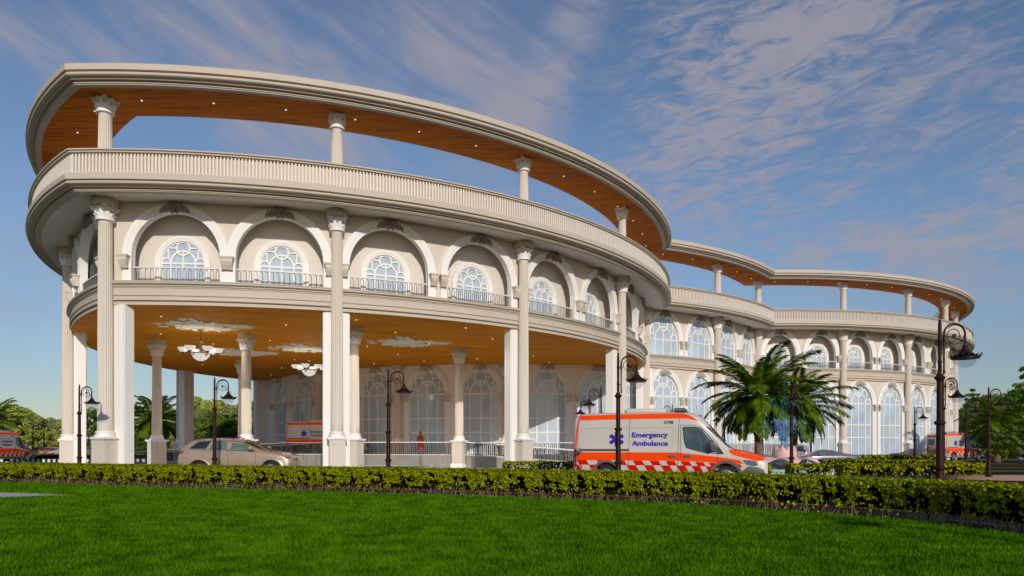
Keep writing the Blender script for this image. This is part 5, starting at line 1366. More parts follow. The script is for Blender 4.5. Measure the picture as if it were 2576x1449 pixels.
# ---------------------------------------------------------------- smaller distant cars
def small_car(name, kind, paint, loc, rz, label, scale=1.0):
    o = empty(name, loc, rz); o.scale = (scale,) * 3; tag(o, label, 'car', 'parked cars')
    if kind == 'coupe':
        S = [(0, .40, .72, .80, .70, .72, .5), (.08, .30, .80, .88, .82, .82, .6), (.5, .28, .84, .95, .88, .86, .62), (1.1, .27, .86, 1.05, .90, .88, .60), (1.7, .27, .86, 1.24, .90, .88, .55), (2.3, .27, .85, 1.28, .90, .88, .55), (2.7, .27, .85, 1.18, .90, .88, .56), (3.2, .27, .84, .93, .90, .87, .62), (3.7, .27, .78, .86, .89, .86, .62), (4.3, .28, .66, .74, .84, .80, .55), (4.55, .34, .54, .62, .7, .66, .4)]
        wx = (.85, 3.55); wr = .32
        side = [[(1.62, .90), (2.95, .90), (2.55, 1.20), (1.95, 1.24), (1.70, 1.20)]]; fr = [(-.62, .92), (-.48, 1.20), (.48, 1.20), (.62, .92)]; re = [(-.5, .98), (-.44, 1.2), (.44, 1.2), (.5, .98)]
    elif kind == 'mpv':
        S = [(0, .4, .9, 1.0, .76, .78, .6), (.06, .32, 1.0, 1.45, .84, .84, .60), (.3, .30, 1.02, 1.66, .87, .86, .62), (1.0, .28, 1.02, 1.72, .88, .87, .64), (2.2, .28, 1.0, 1.70, .88, .87, .63), (2.8, .28, .98, 1.50, .88, .87, .62), (3.3, .28, .96, 1.10, .88, .86, .66), (3.8, .28, .86, .96, .85, .82, .6), (4.15, .34, .66, .78, .74, .7, .45)]
        wx = (.75, 3.3); wr = .32
        side = [[(.25, 1.08), (1.0, 1.06), (1.0, 1.56), (.45, 1.56)], [(1.08, 1.06), (2.0, 1.04), (2.0, 1.56), (1.08, 1.57)], [(2.08, 1.04), (3.0, 1.04), (2.55, 1.45), (2.2, 1.54), (2.08, 1.55)]]; fr = [(-.66, 1.08), (-.55, 1.5), (.55, 1.5), (.66, 1.08)]; re = [(-.6, 1.1), (-.52, 1.52), (.52, 1.52), (.6, 1.1)]
    else:
        S = [(0, .42, .80, .88, .74, .76, .55), (.08, .32, .92, 1.0, .84, .85, .62), (.6, .29, .96, 1.06, .88, .88, .64), (1.0, .28, .97, 1.22, .89, .88, .60), (1.6, .28, .97, 1.44, .89, .88, .57), (2.3, .28, .96, 1.46, .89, .88, .57), (2.8, .28, .95, 1.33, .89, .88, .58), (3.35, .28, .93, 1.03, .89, .87, .64), (3.9, .28, .86, .96, .87, .84, .6), (4.35, .30, .72, .82, .82, .78, .55), (4.55, .36, .58, .68, .68, .64, .4)]
        wx = (.9, 3.6); wr = .32
        side = [[(1.12, 1.02), (2.05, 1.01), (2.05, 1.38), (1.62, 1.38)], [(2.12, 1.01), (3.05, 1.0), (2.65, 1.32), (2.12, 1.39)]]; fr = [(-.66, 1.04), (-.5, 1.36), (.5, 1.36), (.66, 1.04)]; re = [(-.6, 1.08), (-.5, 1.38), (.5, 1.38), (.6, 1.08)]
    wells = [(x, wr, wr + .06, y0, y1) for x in wx for y0, y1 in ((-1.4, -.6), (.6, 1.4))]
    D, me = car_common(o, S, wells, paint, wr, .76, sub=1)
    for ax in ('-y', '+y'):
        for s_ in side: g = MB(); D.poly(g, ax, s_, eps=.01, nz=3); g.build('side_window', 'suvglass', o, smooth=30)
    g = MB(); D.poly(g, '+x', fr, eps=.01, nz=4, nx=6); g.build('windscreen', 'cabglass', o, smooth=30)
    g = MB(); D.poly(g, '-x', re, eps=.01, nz=4, nx=6); g.build('rear_window', 'carglass', o, smooth=30)
    zt = 1.0 if kind == 'mpv' else .68
    for sg in (-1, 1): t = MB(); D.poly(t, '-x', [(sg * .55, zt), (sg * .52, zt + (.45 if kind == 'mpv' else .1)), (sg * .68, zt + (.42 if kind == 'mpv' else .1)), (sg * .76, zt)], eps=.015, nz=2, nx=2); t.build('tail_lamp', 'tail', o)
    for sg in (-1, 1): h = MB(); D.poly(h, '+x', [(sg * .40, .56), (sg * .40, .66), (sg * .66, .64), (sg * .66, .56)], eps=.02, nz=1, nx=2); h.build('headlight', 'head', o)
    for sg in (-1, 1):
        m2 = MB(); m2.ball((2.85, sg * .98, 1.0 if kind != 'coupe' else .95), (.09, .10, .07), 10, 6); m2.tube([(2.9, sg * .84, .95), (2.87, sg * .95, .97)], .02, 5); m2.build('door_mirror', paint if kind != 'mpv' else 'black', o, smooth=50)
    return o
p = at(2001, 48.0); small_car('coupe', 'coupe', 'greycar', (p.x + 4.55, 48.9, .012), PI, 'low grey coupe behind the lotus fountain')
p = at(2016, 55.0); small_car('minivan', 'mpv', 'silvercar', (p.x - .3, 55.2, .012), R(62), 'silver minivan seen from the rear between palm and lamp post')
p = at(108, 76); small_car('sedan', 'sedan', 'silvercar', (p.x + 4.5, 77.2, .15), PI, 'pale silver sedan at far left half behind the portico column')
p = at(70, 79); small_car('sedan', 'sedan', 'redcar', (p.x, 80, .05), R(4), 'orange red car at far left behind the standing people')
p = at(418, 92); small_car('sedan', 'sedan', 'redcar', (p.x, 92.5, .05), R(6), 'orange red car far behind the SUV under the trees')
# ================================================================== TREES AND PALMS
def clump_leaves(centers, rads, per, size, flat=1.0, out=.8, up=.25):
    P = []; N = []
    for c, r in zip(centers, rads):
        d = unit(rng.normal(size=(per, 3))); rr = r * (rng.random((per, 1)) ** .28)
        q = d * rr * np.array([1, 1, flat]); P.append(np.array(c) + q); N.append(unit(d * out + .42 * rng.normal(size=(per, 3)) + np.array([0, 0, up])))
    return leaf_quads(np.vstack(P), np.vstack(N), size, .8, .08)
def broad_tree(h, r, mat, zb=.25, nc=60, per=130, leaf=.34, seed=1):
    q = random.Random(seed); C = []; RR = []
    for i in range(nc):
        a = q.random() * 2 * PI; t = q.random(); zz_ = h * (zb + (1 - zb) * t)
        prof = math.sin(PI * min(1, .12 + .86 * t)) ** .6; rr = r * prof * (.45 + .6 * q.random() ** .6) * (1 + .2 * math.sin(3 * a + seed))
        C.append((rr * math.cos(a), rr * math.sin(a), zz_ * (1 - .06 * q.random()))); RR.append(r * (.17 + .15 * q.random()))
    V = clump_leaves(C, RR, per, leaf, .75)
    cm = quads_np('crown', V, 4, mat, 'mesh')
    mb = MB(); mb.tube([(0, 0, -.1), (.05 * r, 0, h * .3), (0, .06 * r, h * .6), (.03 * r, 0, h * .85)], [.035 * h, .027 * h, .016 * h, .006 * h], 8)
    for i in range(0, nc, 4):
        c = Vector(C[i]); s = Vector((0, 0, max(.18 * h, c.z * .62))); mb.tube([s, s.lerp(c, .5) + Vector((0, 0, .05 * h)), c], [.011 * h, .007 * h, .003 * h], 4, cap=False)
    return cm, mb.mesh('trunk', ['bark'], 60)
def cedar_tree(h, r, mat, seed=1, tiers=13, boughs=9, per=110, leaf=.30, zb=.12):
    q = random.Random(seed); P = []; N = []; mb = MB()
    mb.tube([(0, 0, -.1), (0.05, 0, h * .5), (0, 0, h * .97)], [.026 * h, .016 * h, .004 * h], 8)
    for t in range(tiers):
        f = t / (tiers - 1); z = h * (zb + (1 - zb) * f); R0 = r * (1 - f) ** .75 * (.8 + .35 * q.random()) + .25
        nb = max(4, int(boughs * (1 - .5 * f)))
        for b in range(nb):
            a = 2 * PI * (b + q.random() * .7) / nb + t; L = R0 * (.6 + .5 * q.random()); dr = q.uniform(-.05, .16) * L
            e = Vector((L * math.cos(a), L * math.sin(a), z + dr)); mb.tube([(0, 0, z - .05 * L), tuple(e)], [.006 * h, .002 * h], 4, cap=False)
            n = int(per * (.35 + .65 * L / r)); s = rng.random(n) ** .7; w = .28 * L * np.sin(PI * np.clip(s, .05, .95)) + .12
            v = rng.uniform(-1, 1, n) * w; sag = -.18 * L * (v / (w + 1e-6)) ** 2 * .3
            x = s * L; P.append(np.c_[x * math.cos(a) - v * math.sin(a), x * math.sin(a) + v * math.cos(a), z + dr * s + sag + rng.normal(0, .07 + .02 * L, n)])
            N.append(unit(np.array([.25 * math.cos(a), .25 * math.sin(a), 1.0]) + .45 * rng.normal(size=(n, 3))))
    V = leaf_quads(np.vstack(P), np.vstack(N), leaf, .6, .06)
    return quads_np('crown', V, 4, mat, 'mesh'), mb.mesh('trunk', ['bark'], 60)
def palm(hgt, L, nf=38, seed=3, trunk_r=.26, nl=60):
    q = random.Random(seed); V = []; mb = MB(); tk = MB()
    n = 26
    for i in range(n):
        z0 = hgt * i / n; z1 = hgt * (i + 1) / n; r0 = trunk_r * (1.35 - .5 * min(1, i / 6)) * (1 + .05 * q.random()) if i < 20 else trunk_r * (.85 + .05 * (i - 19))
        tk.lathe([(r0 * .92, z0), (r0 * 1.10, z0 + .8 * (z1 - z0)), (r0 * .95, z1)], 14, (.03 * math.sin(i * .2), 0, 0), cap=False)
    for k in range(nf):
        t = (k + .5) / nf; a = k * 2.39996 + q.uniform(-.15, .15); el = R(78) - t ** .8 * R(118); LL = L * (.85 + .25 * q.random()) * (.75 + .25 * math.sin(PI * min(1, t + .25)))
        p = Vector((.10 * math.cos(a), .10 * math.sin(a), hgt + .12 * (1 - t) * 2)); pts = [p.copy()]; e = el; m = 12
        for i in range(m):
            d = Vector((math.cos(a) * math.cos(e), math.sin(a) * math.cos(e), math.sin(e))); p = p + d * LL / m; pts.append(p.copy()); e -= R(4.6 + 2.2 * q.random()) * (.35 + i / m * 1.2)
        mb.tube(pts, [.030 * (1 - i / (m + 2)) + .004 for i in range(m + 1)], 4, cap=False)
        sd = Vector((-math.sin(a), math.cos(a), 0)); tw = q.uniform(-.35, .35)
        for j in range(nl):
            u = .10 + .90 * j / nl; f = u * m; i = min(int(f), m - 1); c = pts[i].lerp(pts[i + 1], f - i); d = (pts[i + 1] - pts[i]).normalized()
            up = sd.cross(d).normalized(); ll = LL * .235 * math.sin(PI * (.12 + .80 * u)) ** .7 * (.9 + .2 * q.random())
            for sg in (-1, 1):
                dirv = (sd * sg * (.80 + tw * sg * .2) + d * (.55 + .5 * u) + up * (.22 + tw * sg * .5 - .25 * q.random())).normalized()
                wv = d.cross(dirv).cross(dirv).normalized() * .034 * (L / 3); tip = c + dirv * ll + Vector((0, 0, -ll * .20)); mid = c + dirv * ll * .55 + Vector((0, 0, -.02))
                V += [c - wv * .6, mid - wv, tip, mid + wv]
    cm = quads_np('fronds', np.array([tuple(v) for v in V]), 4, 'palm', 'mesh')
    return cm, tk.mesh('trunk', ['palmdry'], 50), mb.mesh('frond_stalks', ['palm'], 60)
def put_tree(name, meshes, loc, label, cat, group, rz=0.0, s=1.0):
    o = empty(name, loc, rz); o.scale = (s,) * 3; tag(o, label, cat, group)
    for nm, me in meshes: link(nm, me, o)
    return o
pA = palm(4.35, 3.9, 50, 3, .30); pB = palm(3.3, 3.1, 36, 8, .24)
def put_palm(m, px, Y, label, rz, s=1.0):
    p = at(px, Y); put_tree('palm_tree', (('fronds', m[0]), ('trunk', m[1]), ('frond_stalks', m[2])), (p.x, p.y, 0), label, 'palm', 'feather palms', rz, s)
put_palm(pA, 1908, 41.5, 'largest feather palm with sunlit fronds behind the ambulance bonnet', .2, 1.02)
put_palm(pA, 1998, 45.5, 'second feather palm standing close behind the lotus flower', 2.1, .92)
put_palm(pB, -24, 71, 'feather palm with arching fronds cut by the left picture edge', .5, 1.22)
put_palm(pB, 388, 76, 'dark shaded feather palm behind the left inner column', 1.5, 1.35)
put_palm(pB, 2506, 66, 'dark feather palm among the trees at right', 2.5, 1.15)
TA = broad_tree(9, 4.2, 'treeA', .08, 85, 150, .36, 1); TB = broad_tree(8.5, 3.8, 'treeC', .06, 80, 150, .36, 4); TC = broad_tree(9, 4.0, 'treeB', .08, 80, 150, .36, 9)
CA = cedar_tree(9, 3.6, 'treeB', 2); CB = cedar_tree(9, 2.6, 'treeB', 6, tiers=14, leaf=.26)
TREES = [
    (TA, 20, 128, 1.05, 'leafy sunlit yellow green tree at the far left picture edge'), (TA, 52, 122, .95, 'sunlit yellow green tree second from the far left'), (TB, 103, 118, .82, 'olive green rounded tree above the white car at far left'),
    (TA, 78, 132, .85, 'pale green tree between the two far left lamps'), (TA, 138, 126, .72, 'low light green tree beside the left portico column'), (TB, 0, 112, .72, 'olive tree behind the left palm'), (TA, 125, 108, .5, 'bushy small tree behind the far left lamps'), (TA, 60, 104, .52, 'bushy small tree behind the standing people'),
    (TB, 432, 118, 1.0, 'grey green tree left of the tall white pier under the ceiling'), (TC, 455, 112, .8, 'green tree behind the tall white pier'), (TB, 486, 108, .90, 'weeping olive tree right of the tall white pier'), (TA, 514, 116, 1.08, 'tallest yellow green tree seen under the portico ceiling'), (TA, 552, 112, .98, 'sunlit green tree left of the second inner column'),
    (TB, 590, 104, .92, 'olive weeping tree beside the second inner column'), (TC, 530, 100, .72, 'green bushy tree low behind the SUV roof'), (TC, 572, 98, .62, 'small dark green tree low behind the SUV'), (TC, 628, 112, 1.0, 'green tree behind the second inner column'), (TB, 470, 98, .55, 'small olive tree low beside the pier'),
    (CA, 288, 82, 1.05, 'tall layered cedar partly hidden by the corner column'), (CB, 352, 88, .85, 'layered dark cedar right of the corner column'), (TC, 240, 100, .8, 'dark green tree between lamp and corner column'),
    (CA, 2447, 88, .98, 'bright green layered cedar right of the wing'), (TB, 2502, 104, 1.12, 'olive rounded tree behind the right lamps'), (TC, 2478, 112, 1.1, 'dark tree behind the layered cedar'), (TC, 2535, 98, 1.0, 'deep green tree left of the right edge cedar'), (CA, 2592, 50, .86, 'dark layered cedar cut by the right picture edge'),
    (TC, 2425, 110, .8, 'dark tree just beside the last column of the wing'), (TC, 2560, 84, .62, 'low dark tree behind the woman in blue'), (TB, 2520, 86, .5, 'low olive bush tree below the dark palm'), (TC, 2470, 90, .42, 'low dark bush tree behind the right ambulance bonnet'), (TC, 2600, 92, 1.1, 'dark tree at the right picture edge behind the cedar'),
]
for i, (m, px, Y, s, lab) in enumerate(TREES):
    p = at(px, Y); put_tree('cedar_tree' if m in (CA, CB) else 'leafy_tree', (('crown', m[0]), ('trunk', m[1])), (p.x, p.y, 0), lab, 'tree', 'trees around the hospital', i * 1.3, s)
def thicket(name, boxes, mat, label, n=26000, leaf=.42):
    P = []
    for (x0, x1, y0, y1, h) in boxes:
        k = int(n / len(boxes)); x = rng.uniform(x0, x1, k); hh = h * (.55 + .25 * np.sin(x * .55) + .2 * np.sin(x * 1.37 + 2)); P.append(np.c_[x, rng.uniform(y0, y1, k), hh * rng.random(k) ** .7])
    P = np.vstack(P); o = quads_np(name, leaf_quads(P, unit(rng.normal(size=P.shape) + np.array([0, -.4, .4])), leaf), 4, mat); tag(o, label, 'thicket', kind='stuff'); return o
thicket('undergrowth', [(-150, -66, 138, 146, 7.5), (-82, -48, 128, 136, 6.5)], 'treeA', 'distant mass of light green woodland behind the left side of the grounds', 34000, .6)
thicket('undergrowth', [(66, 120, 88, 96, 3.2), (70, 130, 112, 122, 7.0)], 'treeB', 'dark mass of undergrowth and woodland beyond the right road', 30000, .5)

# ================================================================== LOTUS FOUNTAIN
FC = at(1973, 35.2); ft = empty('lotus_fountain', (FC.x, FC.y, 0)); tag(ft, 'pink lotus flower fountain spraying blue water in a round white basin', 'fountain')
mb = MB(); mb.lathe([(2.45, 0), (2.45, .20), (2.5, .22)], 48, cap=False); mb.lathe([(2.5, .22), (2.52, .34), (2.36, .35), (2.33, .2), (.1, .2)], 48, mi=1, cap=False); mb.build('basin', ['basinwhite', 'mint'], ft, smooth=40)
mb = MB(); mb.lathe([(2.34, .30), (.02, .30)], 40, cap=False); mb.build('basin_water', 'pool', ft)
def petal(name, a, prof, wid, tip=.35, th=.03, wave=0.0, mat=('pink', 'pink')):
    mb = MB(); n = len(prof) - 1; q = Matrix.Rotation(a, 3, 'Z'); F_, B_ = [], []
    for i, (r, z) in enumerate(prof):
        t = i / n; w = wid * (math.sin(PI * (.16 + .84 * t ** 1.15)) ** .8 if t < 1 else .02); row = []; rb = []
        for k in range(-4, 5):
            s = k / 4; y = w * s; cup = -.10 * s * s * (1 - t * .3); zz_ = z + wave * math.sin(s * 2.4 + t * 3) * t
            d = Vector((r + cup * .8, y, zz_)); row.append(q @ d); rb.append(q @ (d - Vector((th, 0, th * .5))))
        F_.append(row); B_.append(rb)
    mb.loft(F_, mi=0); mb.loft(B_, mi=1, flip=True)
    mb.loft([[r[0] for r in F_], [r[0] for r in B_]], mi=0); mb.loft([[r[-1] for r in B_], [r[-1] for r in F_]], mi=0)
    return mb.build('petal', list(mat), ft, smooth=60)
for k in range(8):
    petal('petal', 2 * PI * k / 8 + .2, [(.34, .30), (.50, .55), (.60, .85), (.62, 1.10), (.56, 1.32), (.50, 1.50)], .30)
for k in range(6):
    petal('petal', 2 * PI * (k + .5) / 6, [(.25, .30), (.36, .6), (.42, .95), (.38, 1.25), (.33, 1.42)], .24)
for k in range(7):
    petal('petal', 2 * PI * k / 7 + .1, [(.40, .36), (.72, .62), (1.05, .86), (1.36, .90), (1.62, .78), (1.85, .55)], .52, wave=.10, mat=('pink', 'mint'))
def drops(pts, size, stretch, mat, name):
    P = np.array(pts); n = len(P); d = unit(rng.normal(size=(n, 3)) * .35 + np.array([0, 0, 1.0])); L = size * (.5 + rng.random((n, 1)))
    a = unit(np.cross(d, rng.normal(size=(n, 3)))); b = np.cross(d, a); tip, bot = P + d * L * stretch, P - d * L * stretch
    c = [P + (a * math.cos(t) + b * math.sin(t)) * L * .5 for t in (0, 2 * PI / 3, 4 * PI / 3)]
    V = np.stack([bot, c[0], c[1], bot, c[1], c[2], bot, c[2], c[0], tip, c[1], c[0], tip, c[2], c[1], tip, c[0], c[2]], axis=1).reshape(-1, 3)
    o = quads_np(name, V, 3, mat, ft); o['kind'] = 'stuff'; return o
pts = []
for i in range(1700):
    t = rng.random() ** .8; a = rng.random() * 2 * PI; r = (.10 + .44 * t ** 1.2) * (.82 + .25 * rng.random()); pts.append((r * math.cos(a), r * math.sin(a), 1.25 + 1.62 * t + .05 * rng.normal()))
for i in range(420):
    a = rng.random() * 2 * PI; r = .45 + .9 * rng.random() ** 1.5; pts.append((r * math.cos(a), r * math.sin(a), 2.85 - 2.0 * rng.random() * (r - .3)))
for i in range(420):
    a = rng.random() * 2 * PI; r = 2.3 * rng.random() ** .6; pts.append((r * math.cos(a), r * math.sin(a), .6 + .9 * rng.random() ** 2))
drops(pts, .017, 2.0, 'water', 'water_spray')
pts = []
for z in np.arange(1.4, 5.8, .05): pts.append((.02 * rng.normal(), .02 * rng.normal(), z))
for k in range(6):
    a = 2 * PI * k / 6 + .35
    for t in np.arange(0, 1.0, .012): r = .15 + 1.35 * t; z = 1.4 + 10.6 * t - 11.2 * t * t; pts.append((r * .85 * math.cos(a) + .015 * rng.normal(), r * .85 * math.sin(a) + .015 * rng.normal(), max(.4, z)))
drops(pts, .014, 2.4, 'watercyan', 'water_jet')

# ================================================================== PEOPLE
def human(pose):
    V = [(0, 0, .95), (0, 0, 1.12), (0, 0, 1.30), (0, 0.01, 1.44), (0, 0, 1.52), (0, -.012, 1.60), (0, -.01, 1.70)]
    Rd = [(.135, .10), (.125, .09), (.155, .105), (.10, .075), (.05, .052), (.078, .092), (.068, .082)]
    E = [(0, 1), (1, 2), (2, 3), (3, 4), (4, 5), (5, 6)]
    def add(p, r, par): V.append(p); Rd.append((r, r)); E.append((par, len(V) - 1)); return len(V) - 1
    for sg, (el, wr, hd) in ((-1, pose[0]), (1, pose[1])):
        s = add((sg * .175, .01, 1.40), .052, 3); e = add((sg * el[0], el[1], el[2]), .040, s); w = add((sg * wr[0], wr[1], wr[2]), .026, e)
        hv = Vector((sg * hd[0], hd[1], hd[2])); wv = Vector(V[w]); d = (hv - wv).normalized(); c = add(tuple(wv + d * .075), .030, w)
        side = Vector((0, 1, 0)) if abs(d.y) < .7 else Vector((1, 0, 0)); side = (side - d * side.dot(d)).normalized()
        for k in range(4):
            q = Vector(V[c]) + side * (.024 * (k - 1.5)) + d * .03; i = add(tuple(q), .0095, c); add(tuple(q + d * (.05 - .008 * abs(k - 1.3)) + Vector((0, -.012, 0))), .0080, i)
        t = add(tuple(wv + d * .045 - side * .035), .011, w); add(tuple(wv + d * .085 - side * .05), .009, t)
        h = add((sg * .09, 0, .90), .088, 0); k = add((sg * .10, -.01, .50), .056, h); a = add((sg * .10, .02, .09), .036, k); f = add((sg * .115, -.06, .035), .034, a); add((sg * .125, -.155, .025), .026, f)
    me = bpy.data.meshes.new('body'); me.from_pydata(V, E, []); o = bpy.data.objects.new('body', me); COL.objects.link(o)
    sk = o.modifiers.new('k', 'SKIN'); sk.use_smooth_shade = True; su = o.modifiers.new('u', 'SUBSURF'); su.levels = 1
    for i, r in enumerate(Rd): me.skin_vertices[0].data[i].radius = r; me.skin_vertices[0].data[i].use_root = (i == 0)
    dg = bpy.context.evaluated_depsgraph_get(); dg.update(); res = bpy.data.meshes.new_from_object(o.evaluated_get(dg)); res.name = 'body'; bpy.data.objects.remove(o)
    res.materials.clear(); res.materials.append(M['skin']); return res
def shell(rings, n=20, mi=0, mb=None):
    mb = mb or MB(); rows = [[Vector((cx + rx * math.cos(2 * PI * i / n), cy + ry * math.sin(2 * PI * i / n) , z)) for i in range(n)] for (cx, cy, rx, ry, z) in rings]; mb.loft(rows, close=True); return mb
REST = (((.21, .02, 1.13), (.225, -.04, .88), (.23, -.07, .78)),) * 2
BENT = (((.22, .02, 1.14), (.16, -.19, 1.24), (.07, -.21, 1.36)), ((.22, .02, 1.13), (.235, -.05, .88), (.235, -.07, .78)))
bodyR, bodyB = human(REST), human(BENT)
def face_hair(o, long):
    mb = MB()
    for sg in (-1, 1): mb.ball((sg * .030, -.098, 1.655), (.013, .008, .009), 8, 6)
    mb.ball((0, -.098, 1.598), (.026, .006, .008), 8, 4); mb.build('eyes_and_mouth', 'hair', o)
    mb = MB(); mb.ball((0, -.112, 1.628), (.012, .018, .024), 8, 6)
    for sg in (-1, 1): mb.ball((sg * .082, -.01, 1.64), (.012, .022, .032), 8, 6)
    mb.build('nose_and_ears', 'skin', o, smooth=60)
    mb = MB(); rows = [(0, .022, .03, .03, 1.765), (0, .018, .078, .088, 1.745), (0, .022, .092, .098, 1.70), (0, .035, .093, .088, 1.66), (0, .05, .088, .07, 1.62)]
    rows += [(0, .065, .10, .06, 1.50), (0, .075, .11, .055, 1.36), (0, .08, .07, .04, 1.27)] if long else [(0, .055, .06, .04, 1.58)]
    shell(rows, mb=mb); mb.build('hair', 'hair', o, smooth=60)
def sleeve(o, mat, pose, short=False):
    for sg, (el, wr, hd) in ((-1, pose[0]), (1, pose[1])):
        mb = MB(); s, e, w = Vector((sg * .165, .01, 1.41)), Vector((sg * el[0], el[1], el[2])), Vector((sg * wr[0], wr[1], wr[2]))
        mb.tube([s, s.lerp(e, .5), e] + ([] if short else [e.lerp(w, .5), e.lerp(w, .92)]), [.075, .066, .056] + ([] if short else [.05, .044]), 10); mb.build('sleeve', mat, o, smooth=60)
def person(loc, rz, label, top, legs, long=False, dress=None, body=None, pose=REST, s=1.0):
    o = empty('person', loc, rz); o.scale = (s,) * 3; tag(o, label, 'person'); link('body', body or bodyR, o); face_hair(o, long)
    T = [(0, 0, .165, .115, 1.02), (0, 0, .155, .108, 1.15), (0, 0, .185, .125, 1.30), (0, 0, .19, .115, 1.40), (0, .005, .13, .085, 1.455), (0, .005, .07, .065, 1.49)]
    if dress:
        T = [(0, .0, .25, .21, .36), (0, 0, .235, .19, .55), (0, 0, .205, .16, .80), (0, 0, .19, .14, .95)] + [(0, 0, .15, .11, 1.12)] + T[2:]
        shell(T).build('dress', dress, o, smooth=60); sleeve(o, dress, pose)
        for sg in (-1, 1): mb = MB(); mb.tube([(sg * .10, .015, .30), (sg * .105, .02, .09), (sg * .118, -.07, .04), (sg * .126, -.16, .03)], [.06, .05, .042, .03], 8); mb.build('boot', 'hair', o, smooth=60)
    else:
        shell([(0, 0, .175, .125, .90)] + T).build('shirt', top, o, smooth=60); sleeve(o, top, pose, True)
        mb = MB(); shell([(0, 0, .165, .12, .80), (0, 0, .172, .124, .93), (0, 0, .165, .115, 1.0)], mb=mb)
        for sg in (-1, 1): mb.tube([(sg * .085, 0, .92), (sg * .10, -.008, .50), (sg * .10, .02, .10)], [.10, .078, .066], 10)
        mb.build('trousers', legs, o, smooth=60)
        for sg in (-1, 1): mb = MB(); mb.ball((sg * .118, -.06, .04), (.045, .13, .04), 10, 6); mb.build('shoe', 'hair', o, smooth=60)
    return o
p = at(1057.5, 54.0)
w = person((p.x, p.y, PZ + .01), R(-8), 'woman in a long red and black patterned dress on the raised podium', None, None, True, 'dress', bodyB, BENT, 1.02)
mb = MB(); mb.ball((-.25, -.02, 1.0), (.05, .09, .11), 10, 8); mb.tube([(-.24, .03, 1.08), (-.15, .02, 1.46), (-.22, -.06, 1.08)], .008, 5)
b = mb.build('handbag', 'black', None, (p.x, p.y, PZ + .01), R(-8), 60); tag(b, 'black handbag hanging from the shoulder of the woman in red', 'handbag')
p = at(64, 68); person((p.x, p.y, .05), R(190), 'dark shirted man seen from behind beside the mirrored ambulance', 'shirt_dark', 'shirt_dark', s=1.12)
p = at(76, 70); person((p.x, p.y, .05), R(160), 'person in a grey shirt behind the mirrored ambulance bonnet', 'shirt_grey', 'khaki', s=1.0)
p = at(105, 71); person((p.x, p.y, .05), R(20), 'man in dark top and khaki trousers between the far left lamps', 'shirt_dark', 'khaki', s=1.05)
p = at(2566, 57); person((p.x, p.y, .02), R(30), 'woman in a blue print dress at the right picture edge', None, None, True, 'bluedress', s=1.08)
# ------------------------------------------------------------------ light, sky, camera
SUN_AZ = R(16.0); SUN_EL = R(22.5); SKY_SAT = 1.02; SKY_TINT = (0.97, 0.97, 1.02, 1)      # azimuth measured from -Y (behind the camera) towards +X
sd = Vector((math.sin(SUN_AZ) * math.cos(SUN_EL), -math.cos(SUN_AZ) * math.cos(SUN_EL), math.sin(SUN_EL)))
sl = bpy.data.lights.new('sun', 'SUN'); sl.energy = 2.85; sl.angle = R(0.5); sl.color = (1.0, 0.925, 0.825)
so = bpy.data.objects.new('sun', sl); COL.objects.link(so); so.rotation_euler = (-sd).to_track_quat('-Z', 'Y').to_euler(); so.location = (20, -40, 40)
w = bpy.data.worlds.new('World'); sc.world = w; w.use_nodes = True; nt = w.node_tree; nt.nodes.clear()
out = nt.nodes.new('ShaderNodeOutputWorld'); bg = nt.nodes.new('ShaderNodeBackground'); bg.inputs[1].default_value = 0.100
nt.links.new(bg.outputs[0], out.inputs[0])
sky = nt.nodes.new('ShaderNodeTexSky'); sky.sky_type = 'NISHITA'; sky.sun_disc = False
sky.sun_elevation = SUN_EL; sky.sun_rotation = math.atan2(sd.x, sd.y)
sky.air_density = 1.0; sky.dust_density = 0.25; sky.ozone_density = 2.0
tc = nt.nodes.new('ShaderNodeTexCoord'); sep = nt.nodes.new('ShaderNodeSeparateXYZ'); nt.links.new(tc.outputs['Generated'], sep.inputs[0])
def mth(op, a, b=None, c=None):
    n = nt.nodes.new('ShaderNodeMath'); n.operation = op
    for i, x in enumerate((a, b, c)):
        if x is None: continue
        if isinstance(x, (int, float)): n.inputs[i].default_value = x
        else: nt.links.new(x, n.inputs[i])
    return n.outputs[0]
az = mth('ARCTAN2', sep.outputs[0], sep.outputs[1]); el = mth('ARCSINE', sep.outputs[2])
comb = nt.nodes.new('ShaderNodeCombineXYZ'); nt.links.new(az, comb.inputs[0]); nt.links.new(el, comb.inputs[1])
def noise(rot, scl, scale, detail, dist, rough=.62, loc=(0, 0, 0)):
    mp = nt.nodes.new('ShaderNodeMapping'); mp.vector_type = 'TEXTURE'; mp.inputs['Rotation'].default_value = (0, 0, rot); mp.inputs['Scale'].default_value = scl; mp.inputs['Location'].default_value = loc
    nt.links.new(comb.outputs[0], mp.inputs[0])
    n = nt.nodes.new('ShaderNodeTexNoise'); n.inputs['Scale'].default_value = scale; n.inputs['Detail'].default_value = detail; n.inputs['Roughness'].default_value = rough; n.inputs['Distortion'].default_value = dist
    nt.links.new(mp.outputs[0], n.inputs['Vector']); return n.outputs['Fac']
wob = noise(0, (1, 1, 1), 4.5, 5, 0.3)
wob2 = noise(0, (1, 1, 1), 3.7, 5, 0.3, loc=(5, 2, 0))
azw = mth('ADD', az, mth('MULTIPLY', mth('SUBTRACT', wob, .5), .16)); elw = mth('ADD', el, mth('MULTIPLY', mth('SUBTRACT', wob2, .5), .13))
def pxd(x, y):
    a_ = math.atan((x - 1288) / F); return a_, math.atan((1127 - y) / F * math.cos(a_))
